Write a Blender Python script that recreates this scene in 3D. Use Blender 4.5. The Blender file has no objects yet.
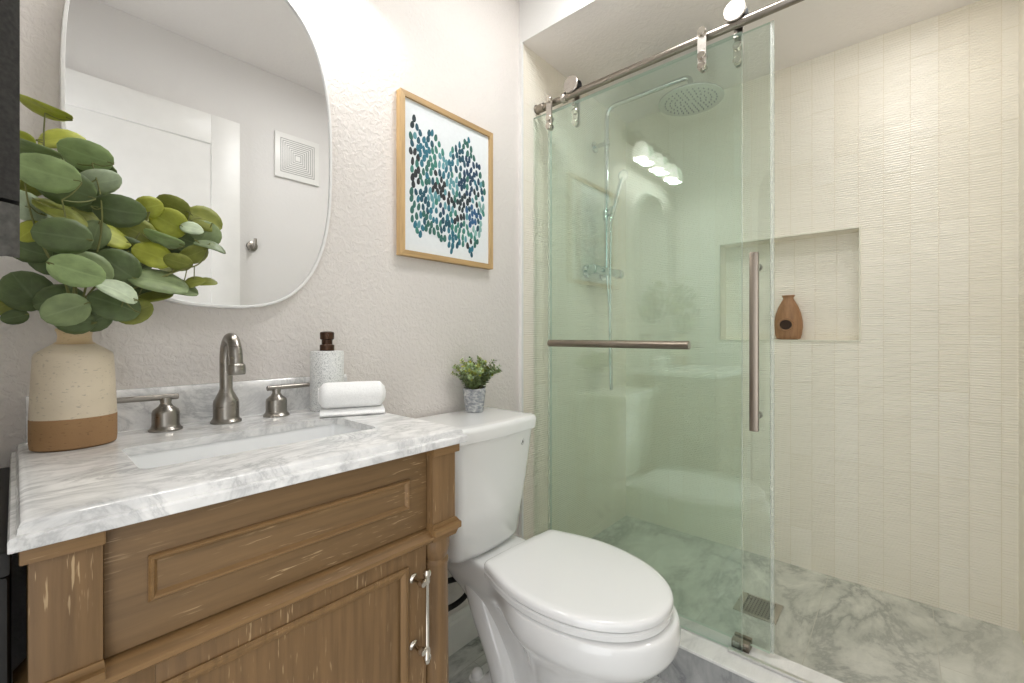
import bpy, bmesh, math, random
from mathutils import Vector, Matrix, noise
SC = bpy.context.scene
COL = SC.collection
PI = math.pi
random.seed(7)

# ------------------------------------------------------------------ camera
TH = math.radians(48.57)
cam_d = bpy.data.cameras.new('camera'); cam = bpy.data.objects.new('camera', cam_d); COL.objects.link(cam)
cam.location = (0, 0, 1.055)
cam.rotation_euler = (PI/2, 0, -TH)
cam_d.sensor_width = 36.0; cam_d.lens = 438.6/1024*36
cam_d.shift_y = -6.5/1024
cam_d.clip_start = 0.01
SC.camera = cam

# ------------------------------------------------------------------ world, light, exposure
w = bpy.data.worlds.new('world'); SC.world = w; w.use_nodes = True
w.node_tree.nodes['Background'].inputs[0].default_value = (0.97, 0.985, 1.0, 1)
w.node_tree.nodes['Background'].inputs[1].default_value = 2.2
def area(name, loc, rot, size, power, color, shape='DISK', size_y=None):
    d = bpy.data.lights.new(name, 'AREA'); d.shape = shape; d.size = size
    if size_y: d.size_y = size_y
    d.energy = power; d.color = color
    o = bpy.data.objects.new(name, d); COL.objects.link(o); o.location = loc; o.rotation_euler = rot
    return o
# unseen doorway in the left wall, added so the bright world gives low fill
pd = bpy.data.lights.new('doorway_fill_portal', 'AREA'); pd.shape = 'RECTANGLE'; pd.size = 2.05; pd.size_y = 0.70; pd.cycles.is_portal = True
po = bpy.data.objects.new('doorway_fill_portal', pd); COL.objects.link(po); po.location = (-0.24, 0.09, 1.025); po.rotation_euler = (0, -PI/2, 0)
area('ceiling_fill_light', (1.08, 0.50, 2.395), (0, 0, 0), 0.36, 6.4, (0.98, 0.99, 1.0))  # added lamp, kept out of view, brightens the whole room
WARM = (1.0, 0.95, 0.885)
area('shower_fill_light', (1.78, -0.02, 2.185), (0, 0, 0), 0.16, 1.5, (0.99, 0.99, 1.0))  # added lamp outside the view, lifts the shower interior
LAMP_X = (0.17, 0.37, 0.57)
for lx in LAMP_X:                                           # each vanity lamp throws its light down through the open shade
    area('vanity_bulb_light', (lx, 1.033, 1.992), (0, 0, 0), 0.07, 0.8, (1.0, 0.985, 0.96))
SC.view_settings.view_transform = 'Standard'
try: SC.view_settings.look = 'None'
except Exception: pass
SC.view_settings.gamma = 1.0
SC.view_settings.use_curve_mapping = False
SC.view_settings.exposure = 0.23
try:
    SC.cycles.use_denoising = True
    SC.cycles.max_bounces = 14; SC.cycles.diffuse_bounces = 6; SC.cycles.glossy_bounces = 6
    SC.cycles.transparent_max_bounces = 24; SC.cycles.transmission_bounces = 8
    SC.cycles.caustics_reflective = False; SC.cycles.caustics_refractive = False
    SC.cycles.sample_clamp_indirect = 6.0
except Exception: pass

# ------------------------------------------------------------------ materials
def lin(r, g, b):
    f = lambda c: c/12.92 if c <= 0.04045 else ((c+0.055)/1.055)**2.4
    return (f(r/255), f(g/255), f(b/255), 1)
class NT:
    def __init__(s, name):
        s.m = bpy.data.materials.new(name); s.m.use_nodes = True
        s.t = s.m.node_tree; s.n = s.t.nodes; s.p = s.n['Principled BSDF']
    def new(s, t, **kw):
        n = s.n.new(t)
        for k, v in kw.items():
            if hasattr(n, k): setattr(n, k, v)
            else: n.inputs[k].default_value = v
        return n
    def l(s, a, b): s.t.links.new(a, b)
    def set(s, **kw):
        for k, v in kw.items(): s.p.inputs[k.replace('_', ' ')].default_value = v
    def coord(s, scale=(1, 1, 1), rot=(0, 0, 0), loc=(0, 0, 0), src='Object'):
        c = s.new('ShaderNodeTexCoord'); m = s.new('ShaderNodeMapping')
        m.inputs['Scale'].default_value = scale; m.inputs['Rotation'].default_value = rot; m.inputs['Location'].default_value = loc
        s.l(c.outputs[src], m.inputs['Vector']); return m.outputs[0]
    def noise(s, vec, scale, detail=4, rough=0.5, dist=0):
        n = s.new('ShaderNodeTexNoise'); n.inputs['Scale'].default_value = scale; n.inputs['Detail'].default_value = detail
        n.inputs['Roughness'].default_value = rough; n.inputs['Distortion'].default_value = dist
        s.l(vec, n.inputs['Vector']); return n.outputs['Fac']
    def ramp(s, fac, stops):
        r = s.new('ShaderNodeValToRGB'); e = r.color_ramp.elements
        while len(e) < len(stops): e.new(0.5)
        for i, (p, c) in enumerate(stops): e[i].position = p; e[i].color = c if len(c) == 4 else (*c, 1)
        s.l(fac, r.inputs[0]); return r.outputs[0]
    def mix(s, fac, a, b, mode='MIX'):
        n = s.new('ShaderNodeMix'); n.data_type = 'RGBA'; n.blend_type = mode
        for v, k in ((fac, 0), (a, 6), (b, 7)):
            if hasattr(v, 'default_value') or hasattr(v, 'links'): s.l(v, n.inputs[k])
            else: n.inputs[k].default_value = v
        return n.outputs[2]
    def math(s, op, a, b=0.0, c=None):
        n = s.new('ShaderNodeMath'); n.operation = op
        for i, v in enumerate((a, b, c)):
            if v is None: continue
            if hasattr(v, 'links'): s.l(v, n.inputs[i])
            else: n.inputs[i].default_value = v
        return n.outputs[0]
    def bump(s, h, strength=0.3, dist=0.002, normal=None):
        b = s.new('ShaderNodeBump'); b.inputs['Strength'].default_value = strength; b.inputs['Distance'].default_value = dist
        s.l(h, b.inputs['Height'])
        if normal is not None: s.l(normal, b.inputs['Normal'])
        return b.outputs[0]
    def base(s, c):
        if hasattr(c, 'links'): s.l(c, s.p.inputs['Base Color'])
        else: s.p.inputs['Base Color'].default_value = c
    def nrm(s, n): s.l(n, s.p.inputs['Normal'])
GREY = lambda v: (v, v, v, 1)

def m_plain(name, c, rough=0.5, metal=0.0, nscale=None, namp=0.06, coat=0.0, bump=0.0):
    t = NT(name); t.set(Roughness=rough, Metallic=metal)
    if coat: t.set(Coat_Weight=coat, Coat_Roughness=0.05)
    if nscale:
        f = t.noise(t.coord(), nscale, 4)
        lo = tuple(max(0, x*(1-namp)) for x in c[:3]) + (1,); hi = tuple(min(1, x*(1+namp)) for x in c[:3]) + (1,)
        t.base(t.ramp(f, [(0.3, lo), (0.7, hi)]))
        if bump: t.nrm(t.bump(f, bump, 0.001))
    else: t.base(c)
    return t.m
def m_wall(name, c, strength=0.5, scale=70):
    t = NT(name); t.set(Roughness=0.6, Specular_IOR_Level=0.35); t.base(c)
    v = t.coord()
    a = t.ramp(t.noise(v, scale, 3, 0.55, 0.6), [(0.42, GREY(0)), (0.60, GREY(1))])
    b = t.noise(v, scale*2.6, 2)
    h = t.math('ADD', t.math('MULTIPLY', a, 0.75), t.math('MULTIPLY', b, 0.35))
    t.nrm(t.bump(h, strength, 0.0022)); return t.m
def m_marble(name, base, vein, dark, scale=5.0, rot=0.5, tile=None, rough=0.18, axes='XY', stretch=3.0, grout=None, offs=(0, 0, 0), amount=1.0, dist=1.6):
    t = NT(name); t.set(Roughness=rough, Specular_IOR_Level=0.5)
    v = t.coord(rot=(0.2, 0.3, rot), scale=(1, stretch, 1.4), loc=offs)
    n1 = t.noise(v, scale, 8, 0.62, 0.9)
    n2 = t.noise(v, scale*0.45, 8, 0.66, dist)
    d = t.math('ABSOLUTE', t.math('SUBTRACT', n2, 0.5))
    veins = t.ramp(d, [(0.0, GREY(1)), (0.028, GREY(0.42)), (0.085, GREY(0))])
    cloud = t.ramp(n1, [(0.38, GREY(0)), (0.68, GREY(1))])
    patch = t.ramp(t.noise(v, scale*0.3, 3), [(0.35, GREY(0)), (0.65, GREY(1))])
    c = t.mix(t.math('MULTIPLY', cloud, 0.85*amount), base, vein)
    c = t.mix(t.math('MULTIPLY', t.math('MULTIPLY', veins, t.math('ADD', t.math('MULTIPLY', patch, 0.6), 0.25)), amount), c, dark)
    if tile:
        src = t.new('ShaderNodeTexCoord').outputs['Object']; sx = t.new('ShaderNodeSeparateXYZ'); t.l(src, sx.inputs[0])
        cb = t.new('ShaderNodeCombineXYZ')
        t.l(sx.outputs[axes[0]], cb.inputs[0]); t.l(sx.outputs[axes[1]], cb.inputs[1])
        mp = t.new('ShaderNodeMapping'); mp.inputs['Location'].default_value = tile[3] if len(tile) > 3 else (0, 0, 0)
        t.l(cb.outputs[0], mp.inputs[0])
        bk = t.new('ShaderNodeTexBrick'); bk.inputs['Scale'].default_value = 1; bk.inputs['Brick Width'].default_value = tile[0]; bk.inputs['Row Height'].default_value = tile[1]
        bk.inputs['Mortar Size'].default_value = tile[2]; bk.inputs['Mortar Smooth'].default_value = 0.2; bk.offset = 0.5
        bk.inputs['Color1'].default_value = GREY(0.90); bk.inputs['Color2'].default_value = GREY(1.0); bk.inputs['Mortar'].default_value = GREY(0.97)
        t.l(mp.outputs[0], bk.inputs['Vector'])
        c = t.mix(1.0, c, bk.outputs['Color'], 'MULTIPLY')
        c = t.mix(bk.outputs['Fac'], c, grout)
        t.nrm(t.bump(t.math('SUBTRACT', 1.0, bk.outputs['Fac']), 0.4, 0.001))
    t.base(c); return t.m
def m_tile(name, horiz):
    """cream wall tile: narrow upright tiles with fine level ribs"""
    t = NT(name); t.set(Roughness=0.32, Specular_IOR_Level=0.45)
    src = t.new('ShaderNodeTexCoord').outputs['Object']; sx = t.new('ShaderNodeSeparateXYZ'); t.l(src, sx.inputs[0])
    cb = t.new('ShaderNodeCombineXYZ'); t.l(sx.outputs['Z'], cb.inputs[0]); t.l(sx.outputs[horiz], cb.inputs[1])
    mp = t.new('ShaderNodeMapping'); mp.inputs['Location'].default_value = (0.06, 0.031, 0); t.l(cb.outputs[0], mp.inputs[0])
    bk = t.new('ShaderNodeTexBrick'); bk.inputs['Scale'].default_value = 1; bk.inputs['Brick Width'].default_value = 0.305; bk.inputs['Row Height'].default_value = 0.0755
    bk.inputs['Mortar Size'].default_value = 0.0011; bk.inputs['Mortar Smooth'].default_value = 0.3; bk.offset = 0.34; bk.offset_frequency = 3
    bk.inputs['Color1'].default_value = lin(241, 234, 219); bk.inputs['Color2'].default_value = lin(244, 238, 225); bk.inputs['Mortar'].default_value = lin(234, 226, 207)
    t.l(mp.outputs[0], bk.inputs['Vector'])
    # ribs: sin of z, wobbling a little from tile to tile
    nv = t.noise(t.coord(scale=(9, 9, 3)), 1.0, 3)
    tb = t.new('ShaderNodeSeparateColor'); t.l(bk.outputs['Color'], tb.inputs[0])
    ph = t.math('ADD', t.math('MULTIPLY', sx.outputs['Z'], 2*PI/0.0088), t.math('MULTIPLY', nv, 5.0))
    ph = t.math('ADD', ph, t.math('MULTIPLY', tb.outputs[2], 14.0))
    rib = t.math('MULTIPLY_ADD', t.math('SINE', ph), 0.5, 0.5)
    amp = t.ramp(t.noise(t.coord(scale=(6, 6, 40)), 1.5, 3), [(0.3, GREY(0.35)), (0.7, GREY(1))])
    h = t.math('SUBTRACT', t.math('MULTIPLY', rib, amp), t.math('MULTIPLY', bk.outputs['Fac'], 0.45))
    t.nrm(t.bump(h, 0.75, 0.0019))
    t.base(bk.outputs['Color']); return t.m
def m_wood(name, c, axis='Z', fleck=0.5):
    t = NT(name); t.set(Roughness=0.45, Specular_IOR_Level=0.35)
    sc = {'X': (3, 60, 60), 'Z': (60, 60, 3), 'Y': (60, 3, 60)}[axis]
    v = t.coord(scale=sc)
    n = t.noise(v, 1.6, 6, 0.62, 0.25)
    big = t.noise(t.coord(scale=tuple(0.35*x for x in sc)), 1.0, 3)
    dk = tuple(x*0.72 for x in c[:3])+(1,); lt = tuple(min(1, x*1.18) for x in c[:3])+(1,)
    col = t.ramp(n, [(0.30, dk), (0.5, c), (0.72, lt)])
    col = t.mix(t.math('MULTIPLY', t.ramp(big, [(0.4, GREY(0)), (0.7, GREY(1))]), 0.35), col, tuple(x*0.72 for x in c[:3])+(1,))
    fl = t.ramp(t.noise(t.coord(scale=tuple(4.2*x if x > 10 else 7.0*x for x in sc)), 1.3, 2), [(0.63, GREY(0)), (0.70, GREY(1))])
    fm = t.ramp(t.noise(t.coord(scale=(9, 9, 5)), 1.2, 2), [(0.45, GREY(0)), (0.68, GREY(1))])
    col = t.mix(t.math('MULTIPLY', t.math('MULTIPLY', fl, fm), fleck), col, lin(205, 178, 138))
    t.base(col); t.nrm(t.bump(n, 0.22, 0.001)); return t.m
def m_metal(name, c, rough=0.28, brushed=True):
    t = NT(name); t.set(Metallic=1.0, Roughness=rough); t.base(c)
    if brushed:
        f = t.noise(t.coord(scale=(40, 40, 900)), 1.0, 2); t.l(t.math('MULTIPLY_ADD', f, 0.16, rough-0.08), t.p.inputs['Roughness'])
    return t.m
def m_glass(name, tint, ior=1.62):
    t = NT(name); out = t.n['Material Output']
    geo = t.new('ShaderNodeNewGeometry')
    fr = t.new('ShaderNodeFresnel'); t.l(t.math('ADD', ior, t.math('MULTIPLY', geo.outputs['Backfacing'], 1/ior-ior)), fr.inputs['IOR'])
    tr = t.new('ShaderNodeBsdfTransparent'); tr.inputs[0].default_value = tint
    gl = t.new('ShaderNodeBsdfGlossy'); gl.inputs['Roughness'].default_value = 0.0; gl.inputs['Color'].default_value = (0.95, 1.0, 0.97, 1)
    mx = t.new('ShaderNodeMixShader'); t.l(fr.outputs[0], mx.inputs[0]); t.l(tr.outputs[0], mx.inputs[1]); t.l(gl.outputs[0], mx.inputs[2])
    t.l(mx.outputs[0], out.inputs['Surface']); t.n.remove(t.p); return t.m
def m_emit(name, c, s):
    t = NT(name); t.base(c); t.p.inputs['Emission Color'].default_value = c; t.p.inputs['Emission Strength'].default_value = s; return t.m
def m_leaf(name, c, rough=0.5):
    t = NT(name); t.set(Roughness=rough, Specular_IOR_Level=0.4)
    uv = t.new('ShaderNodeTexCoord').outputs['UV']; sx = t.new('ShaderNodeSeparateXYZ'); t.l(uv, sx.inputs[0])
    au = t.math('ABSOLUTE', t.math('SUBTRACT', sx.outputs[0], 0.5))
    rib = t.ramp(au, [(0.0, GREY(1)), (0.018, GREY(0.8)), (0.04, GREY(0))])
    sv = t.math('FRACT', t.math('MULTIPLY', t.math('SUBTRACT', sx.outputs[1], t.math('MULTIPLY', au, 0.9)), 6.0))
    side = t.ramp(t.math('ABSOLUTE', t.math('SUBTRACT', sv, 0.5)), [(0.0, GREY(0.45)), (0.07, GREY(0))])
    vn = t.math('MAXIMUM', rib, side)
    nz = t.noise(t.coord(), 60, 4)
    b = t.ramp(nz, [(0.3, tuple(x*0.8 for x in c[:3])+(1,)), (0.7, tuple(min(1, x*1.18) for x in c[:3])+(1,))])
    lt = tuple(min(1, x*1.25+0.03) for x in c[:3])+(1,)
    col = t.mix(t.math('MULTIPLY', vn, 0.45), b, lt)
    edge = t.ramp(au, [(0.40, GREY(0)), (0.5, GREY(0.35))])
    t.base(t.mix(edge, col, lt)); t.nrm(t.bump(vn, -0.25, 0.001))
    t.p.inputs['Subsurface Weight'].default_value = 0.0
    return t.m

M = {}
M['wall'] = m_wall('wall_paint', lin(222, 216, 211), 0.5, 75)
M['wall_flat'] = m_wall('wall_paint_smooth', lin(224, 222, 220), 0.10, 60)
M['ceil'] = m_wall('ceiling_paint', lin(222, 218, 215), 0.35, 60)
M['ceil_s'] = m_wall('shower_ceiling_paint', lin(240, 235, 232), 0.35, 60)
M['header'] = m_wall('header_paint', lin(236, 235, 232), 0.2, 60)
M['tile_y'] = m_tile('ribbed_tile_side', 'Y'); M['tile_x'] = m_tile('ribbed_tile_back', 'X')
M['tile_trim'] = m_plain('tile_edge_trim', lin(226, 222, 205), 0.35, nscale=40, namp=0.03)
M['marble'] = m_marble('counter_marble', lin(242, 241, 239), lin(196, 196, 196), lin(122, 124, 127), 13.0, 0.95, stretch=2.1, rough=0.14, amount=0.72)
M['floor_m'] = m_marble('bathroom_floor_tile', lin(230, 230, 228), lin(188, 190, 188), lin(110, 113, 112), 5.0, 0.4, dist=0.4, tile=(0.30, 0.15, 0.0016, (0.07, 0.02, 0)), grout=lin(190, 190, 186), rough=0.3)
M['shower_m'] = m_marble('shower_floor_marble', lin(230, 229, 221), lin(198, 199, 190), lin(150, 153, 147), 5.0, 0.95, stretch=1.8, dist=0.35, tile=(0.61, 0.305, 0.0013, (0.02, 0.09, 0)), grout=lin(200, 198, 188), rough=0.28)
M['curb_m'] = m_marble('curb_front_marble', lin(196, 196, 196), lin(160, 161, 163), lin(112, 114, 118), 5.5, 0.2, dist=0.4, tile=(0.30, 0.14, 0.0014, (0.17, 0, 0)), axes='YZ', grout=lin(176, 176, 176), rough=0.3)
M['quartz'] = m_marble('white_quartz', lin(238, 237, 234), lin(222, 221, 218), lin(196, 195, 194), 4.0, 0.4, rough=0.2, amount=0.7)
M['wood_v'] = m_wood('brushed_wood_upright', lin(126, 98, 66), 'Z', 0.7)
M['wood_h'] = m_wood('brushed_wood_level', lin(122, 96, 65), 'X', 0.6)
M['wood_t'] = m_wood('moulding_wood', lin(133, 103, 67), 'X', 0.3)
M['wood_tv'] = m_wood('moulding_wood_upright', lin(133, 103, 67), 'Z', 0.3)
M['dark'] = m_plain('toe_kick_dark_wood', lin(60, 46, 32), 0.6, nscale=20)  # toe kick in a darker brown than the cabinet
M['nickel'] = m_metal('brushed_nickel', lin(152, 147, 140), 0.30)
M['nickel_d'] = m_metal('brushed_dark_nickel', lin(150, 140, 128), 0.32)
M['steel'] = m_metal('brushed_steel', lin(190, 184, 176), 0.30); M['rail'] = m_metal('brushed_rail_steel', lin(150, 142, 132), 0.30)
M['chrome'] = m_metal('chrome', lin(215, 218, 218), 0.08, False)
M['chrome_b'] = m_metal('bright_nickel', lin(205, 198, 186), 0.14, False)
M['black_r'] = m_plain('black_rubber', lin(22, 22, 22), 0.5, nscale=90, namp=0.2)
M['porcelain'] = m_plain('white_porcelain', lin(236, 236, 235), 0.08, coat=0.6)
M['seat_p'] = m_plain('white_seat_plastic', lin(238, 238, 237), 0.16, coat=0.3)
M['basin'] = m_plain('basin_ceramic', lin(238, 239, 239), 0.10, coat=0.5)
M['trim_w'] = m_plain('white_trim_paint', lin(232, 231, 228), 0.35, nscale=15, namp=0.02)
M['glass'] = m_glass('clear_green_glass', (0.945, 0.988, 0.968, 1))
t = NT('clear_vinyl_seal'); tr = t.new('ShaderNodeBsdfTransparent'); tr.inputs[0].default_value = (0.97, 0.985, 0.97, 1); t.base(lin(226, 232, 226)); t.set(Roughness=0.25)
mx = t.new('ShaderNodeMixShader'); mx.inputs[0].default_value = 0.30; t.l(tr.outputs[0], mx.inputs[1]); t.l(t.p.outputs[0], mx.inputs[2]); t.l(mx.outputs[0], t.n['Material Output'].inputs['Surface']); M['seal'] = t.m
M['gedge'] = m_plain('glass_edge', lin(206, 220, 209), 0.12, coat=0.5)
M['mirror'] = m_metal('mirror_silver', (0.93, 0.93, 0.925, 1), 0.0, False)
M['mframe'] = m_plain('white_mirror_frame', lin(232, 231, 229), 0.3, nscale=30, namp=0.02)
M['oakframe'] = m_wood('pale_oak_frame', lin(196, 164, 118), 'Z', 0.1)
M['oakframe_h'] = m_wood('pale_oak_frame_level', lin(184, 152, 106), 'X', 0.1)
M['paper'] = m_plain('print_paper', lin(226, 230, 232), 0.7, nscale=80, namp=0.02)
M['black'] = m_plain('black_lacquer', lin(24, 22, 21), 0.5, nscale=30, namp=0.2)
M['black_f'] = m_plain('black_terry', lin(48, 46, 43), 0.95, nscale=260, namp=0.35, bump=0.6)
M['grey_f'] = m_plain('charcoal_woven_band', lin(78, 76, 72), 0.8, nscale=200, namp=0.3, bump=0.4)
M['terry'] = m_plain('white_terry', lin(244, 244, 243), 0.95, nscale=330, namp=0.05, bump=0.9)
M['shade'] = m_emit('lit_frosted_shade', (1.0, 0.96, 0.90, 1), 1.7)
M['disc'] = m_emit('lit_light_disc', (1.0, 0.97, 0.93, 1), 5.0)
M['bronze'] = m_plain('oil_rubbed_bronze', lin(74, 52, 38), 0.35, 0.7, nscale=60, namp=0.3)
# terrazzo dispenser
t = NT('white_speckled_stone'); t.set(Roughness=0.4)
vo = t.new('ShaderNodeTexVoronoi'); vo.inputs['Scale'].default_value = 330; t.l(t.coord(), vo.inputs['Vector'])
t.base(t.ramp(t.noise(t.coord(), 420, 2), [(0.36, lin(176, 178, 178)), (0.47, lin(226, 227, 225)), (0.7, lin(238, 238, 236))])); M['terrazzo'] = t.m
# vase glazes
def m_glaze(name, c, c2, rough, sc=150):
    t = NT(name); t.set(Roughness=rough)
    a = t.noise(t.coord(scale=(1, 1, 2.5)), sc, 4); b = t.noise(t.coord(), 14, 3)
    col = t.mix(t.ramp(b, [(0.35, GREY(0)), (0.7, GREY(0.7))]), c, c2)
    sp = t.ramp(a, [(0.30, GREY(0.55)), (0.38, GREY(0))])
    t.base(t.mix(sp, col, tuple(0.5*x for x in c2[:3])+(1,))); t.nrm(t.bump(a, 0.25, 0.0008)); return t.m
M['glaze'] = m_glaze('cream_crackle_glaze', lin(222, 208, 184), lin(203, 189, 166), 0.4)
M['glaze_n'] = m_glaze('sandy_neck_glaze', lin(208, 184, 144), lin(190, 164, 124), 0.3)
M['clay'] = m_glaze('raw_clay', lin(164, 128, 88), lin(146, 112, 76), 0.75)
M['nichevase'] = m_wood('carved_wood_vase', lin(164, 124, 90), 'Z', 0.1)
M['hole'] = m_plain('vase_hollow', lin(58, 40, 28), 0.8, nscale=50)
t = NT('grey_cement'); t.set(Roughness=0.85)
f = t.noise(t.coord(scale=(1, 1, 2)), 75, 5, 0.6, 0.4)
t.base(t.ramp(f, [(0.35, lin(128, 132, 138)), (0.52, lin(165, 167, 170)), (0.68, lin(206, 206, 204))])); t.nrm(t.bump(f, 0.4, 0.001)); M['cement'] = t.m
M['soil'] = m_plain('dark_moss', lin(52, 54, 34), 0.9, nscale=90, namp=0.4)
M['stem'] = m_plain('brown_green_stem', lin(116, 118, 66), 0.6, nscale=40, namp=0.2)
M['leaf_a'] = m_leaf('leaf_sage', lin(124, 140, 96))
M['leaf_b'] = m_leaf('leaf_deep', lin(90, 106, 66))
M['leaf_c'] = m_leaf('leaf_lime', lin(160, 166, 58))
M['leaf_d'] = m_leaf('leaf_pale', lin(176, 190, 160))
M['leaf_e'] = m_leaf('leaf_olive', lin(128, 134, 58))
M['leaf_f'] = m_leaf('leaf_light_green', lin(150, 172, 116))
M['alu'] = m_metal('satin_aluminium', lin(226, 226, 224), 0.35); M['slot'] = m_plain('vent_slot_grey', lin(168, 167, 164), 0.6, nscale=30)
M['emblem'] = m_plain('grey_emblem', lin(120, 122, 124), 0.4, nscale=30)
M['emblem_d'] = m_plain('dark_emblem_mark', lin(28, 28, 30), 0.4, nscale=30)
DROPS = [lin(38, 52, 58), lin(34, 80, 96), lin(46, 110, 128), lin(96, 150, 158), lin(62, 128, 116), lin(30, 62, 88), lin(54, 104, 96), lin(44, 48, 52), lin(46, 92, 132), lin(132, 172, 168)]
DROP_M = [m_plain('ink_%s' % n, c, 0.7, nscale=50, namp=0.15) for n, c in zip('slate teal turquoise mist jade navy pine charcoal blue foam'.split(), DROPS)]

# ------------------------------------------------------------------ mesh helpers
def bm_new(): return bmesh.new()
def bevel_all(bm, w, seg=2, geom=None):
    bmesh.ops.bevel(bm, geom=geom or list(bm.edges), offset=w, segments=seg, profile=0.6, affect='EDGES', clamp_overlap=True)
def add_bm(dst, src):
    me = bpy.data.meshes.new('tmp'); src.to_mesh(me); src.free(); dst.from_mesh(me); bpy.data.meshes.remove(me)
def box(bm, x0, x1, y0, y1, z0, z1, bev=0.0, seg=2):
    b = bmesh.new(); r = bmesh.ops.create_cube(b, size=1.0)
    for v in b.verts: v.co = Vector(((x0+x1)/2+v.co.x*(x1-x0), (y0+y1)/2+v.co.y*(y1-y0), (z0+z1)/2+v.co.z*(z1-z0)))
    if bev: bevel_all(b, bev, seg)
    add_bm(bm, b); return bm
def bx(*a, **k): return box(bmesh.new(), *a, **k)
def frame_axes(d):
    d = Vector(d).normalized(); u = d.cross(Vector((0, 0, 1)))
    if u.length < 1e-3: u = Vector((1, 0, 0))
    u.normalize(); v = u.cross(d).normalized()
    return u, v
def loft(bm, rings, cap0=True, cap1=True, closed=True):
    rv = [[bm.verts.new(p) for p in r] for r in rings]
    n = len(rv[0])
    for a, b in zip(rv[:-1], rv[1:]):
        for i in range(n if closed else n-1):
            j = (i+1) % n
            try: bm.faces.new((a[i], a[j], b[j], b[i]))
            except ValueError: pass
    if cap0: bm.faces.new(list(reversed(rv[0])))
    if cap1: bm.faces.new(rv[-1])
    return rv
def cyl(bm, p0, p1, r0, r1=None, n=24, bev=0.0):
    p0 = Vector(p0); p1 = Vector(p1); r1 = r0 if r1 is None else r1
    u, v = frame_axes(p1-p0)
    ring = lambda c, r: [c+u*(r*math.cos(2*PI*i/n))+v*(r*math.sin(2*PI*i/n)) for i in range(n)]
    if bev:
        d = (p1-p0).normalized()
        loft(bm, [ring(p0, r0-bev), ring(p0+d*bev, r0), ring(p1-d*bev, r1), ring(p1, r1-bev)])
    else: loft(bm, [ring(p0, r0), ring(p1, r1)])
    return bm
def lathe(bm, prof, c=(0, 0, 0), n=40, sx=1.0, sy=1.0, axis='Z', cap0=True, cap1=True):
    rings = []
    for r, h in prof:
        ring = []
        for i in range(n):
            a = 2*PI*i/n; p = (r*math.cos(a)*sx, r*math.sin(a)*sy, h)
            if axis == 'X': p = (h, p[0], p[1])
            if axis == 'Y': p = (p[0], h, p[1])
            ring.append(Vector(p)+Vector(c))
        rings.append(ring)
    loft(bm, rings, cap0, cap1); return bm
def catmull(P, k=8):
    P = [Vector(p) for p in P]; out = []
    for i in range(len(P)-1):
        a = P[max(i-1, 0)]; b = P[i]; c = P[i+1]; d = P[min(i+2, len(P)-1)]
        for j in range(k):
            t = j/k
            out.append(0.5*((2*b)+(c-a)*t+(2*a-5*b+4*c-d)*t*t+(3*b-a-3*c+d)*t**3))
    out.append(P[-1]); return out
def tube(bm, pts, r, n=12, k=8, smooth=True):
    P = catmull(pts, k) if smooth else [Vector(p) for p in pts]
    N = len(P); rr = (lambda t: r) if not callable(r) else r
    u, v = frame_axes(P[1]-P[0]); rings = []
    for i, p in enumerate(P):
        d = (P[min(i+1, N-1)]-P[max(i-1, 0)]).normalized()
        u = (u-d*u.dot(d)).normalized(); v = d.cross(u)
        q = rr(i/(N-1))
        rings.append([p+u*(q*math.cos(2*PI*j/n))+v*(q*math.sin(2*PI*j/n)) for j in range(n)])
    loft(bm, rings); return bm
def prism(bm, poly, axis, a, b, bev=0.0):
    """poly: 2-D outline; extruded along axis from a to b"""
    def P(q, h): return {'X': (h, q[0], q[1]), 'Y': (q[0], h, q[1]), 'Z': (q[0], q[1], h)}[axis]
    loft(bm, [[Vector(P(q, a)) for q in poly], [Vector(P(q, b)) for q in poly]]); return bm
def world_loc(o):
    v = Vector((0, 0, 0))
    while o: v += Vector(o.location); o = o.parent
    return v
def obj(name, bm, mat, parent=None, smooth=40, base=None):
    """mesh given in place; base: origin for a single-mesh thing"""
    bmesh.ops.recalc_face_normals(bm, faces=bm.faces)
    off = world_loc(parent) if parent else Vector(base or (0, 0, 0))
    me = bpy.data.meshes.new(name); bmesh.ops.translate(bm, verts=bm.verts, vec=-off); bm.to_mesh(me); bm.free()
    for m in (mat if isinstance(mat, (list, tuple)) else [mat]): me.materials.append(m)
    if smooth:
        me.shade_smooth(); me.set_sharp_from_angle(angle=math.radians(smooth))
    o = bpy.data.objects.new(name, me); COL.objects.link(o)
    if parent: o.parent = parent
    else: o.location = off
    return o
def tag(o, label, cat, group=None):
    o['label'] = label; o['category'] = cat
    if group: o['group'] = group
    return o
def thing(name, label, cat, loc, group=None):
    o = bpy.data.objects.new(name, None); COL.objects.link(o); o.location = loc; o.empty_display_size = 0.05
    return tag(o, label, cat, group)
def struct(name, bm, m, parent=None, smooth=None):
    o = obj(name, bm, m, parent, smooth)
    if not parent: o['kind'] = 'structure'
    return o
def set_mat(bm, pred, idx):
    for f in bm.faces:
        if pred(f): f.material_index = idx
def copy_tree(o, loc=None, parent=None):
    c = o.copy(); COL.objects.link(c); c.parent = parent
    if loc is not None: c.location = loc
    for ch in list(o.children): copy_tree(ch, None, c)
    return c

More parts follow.
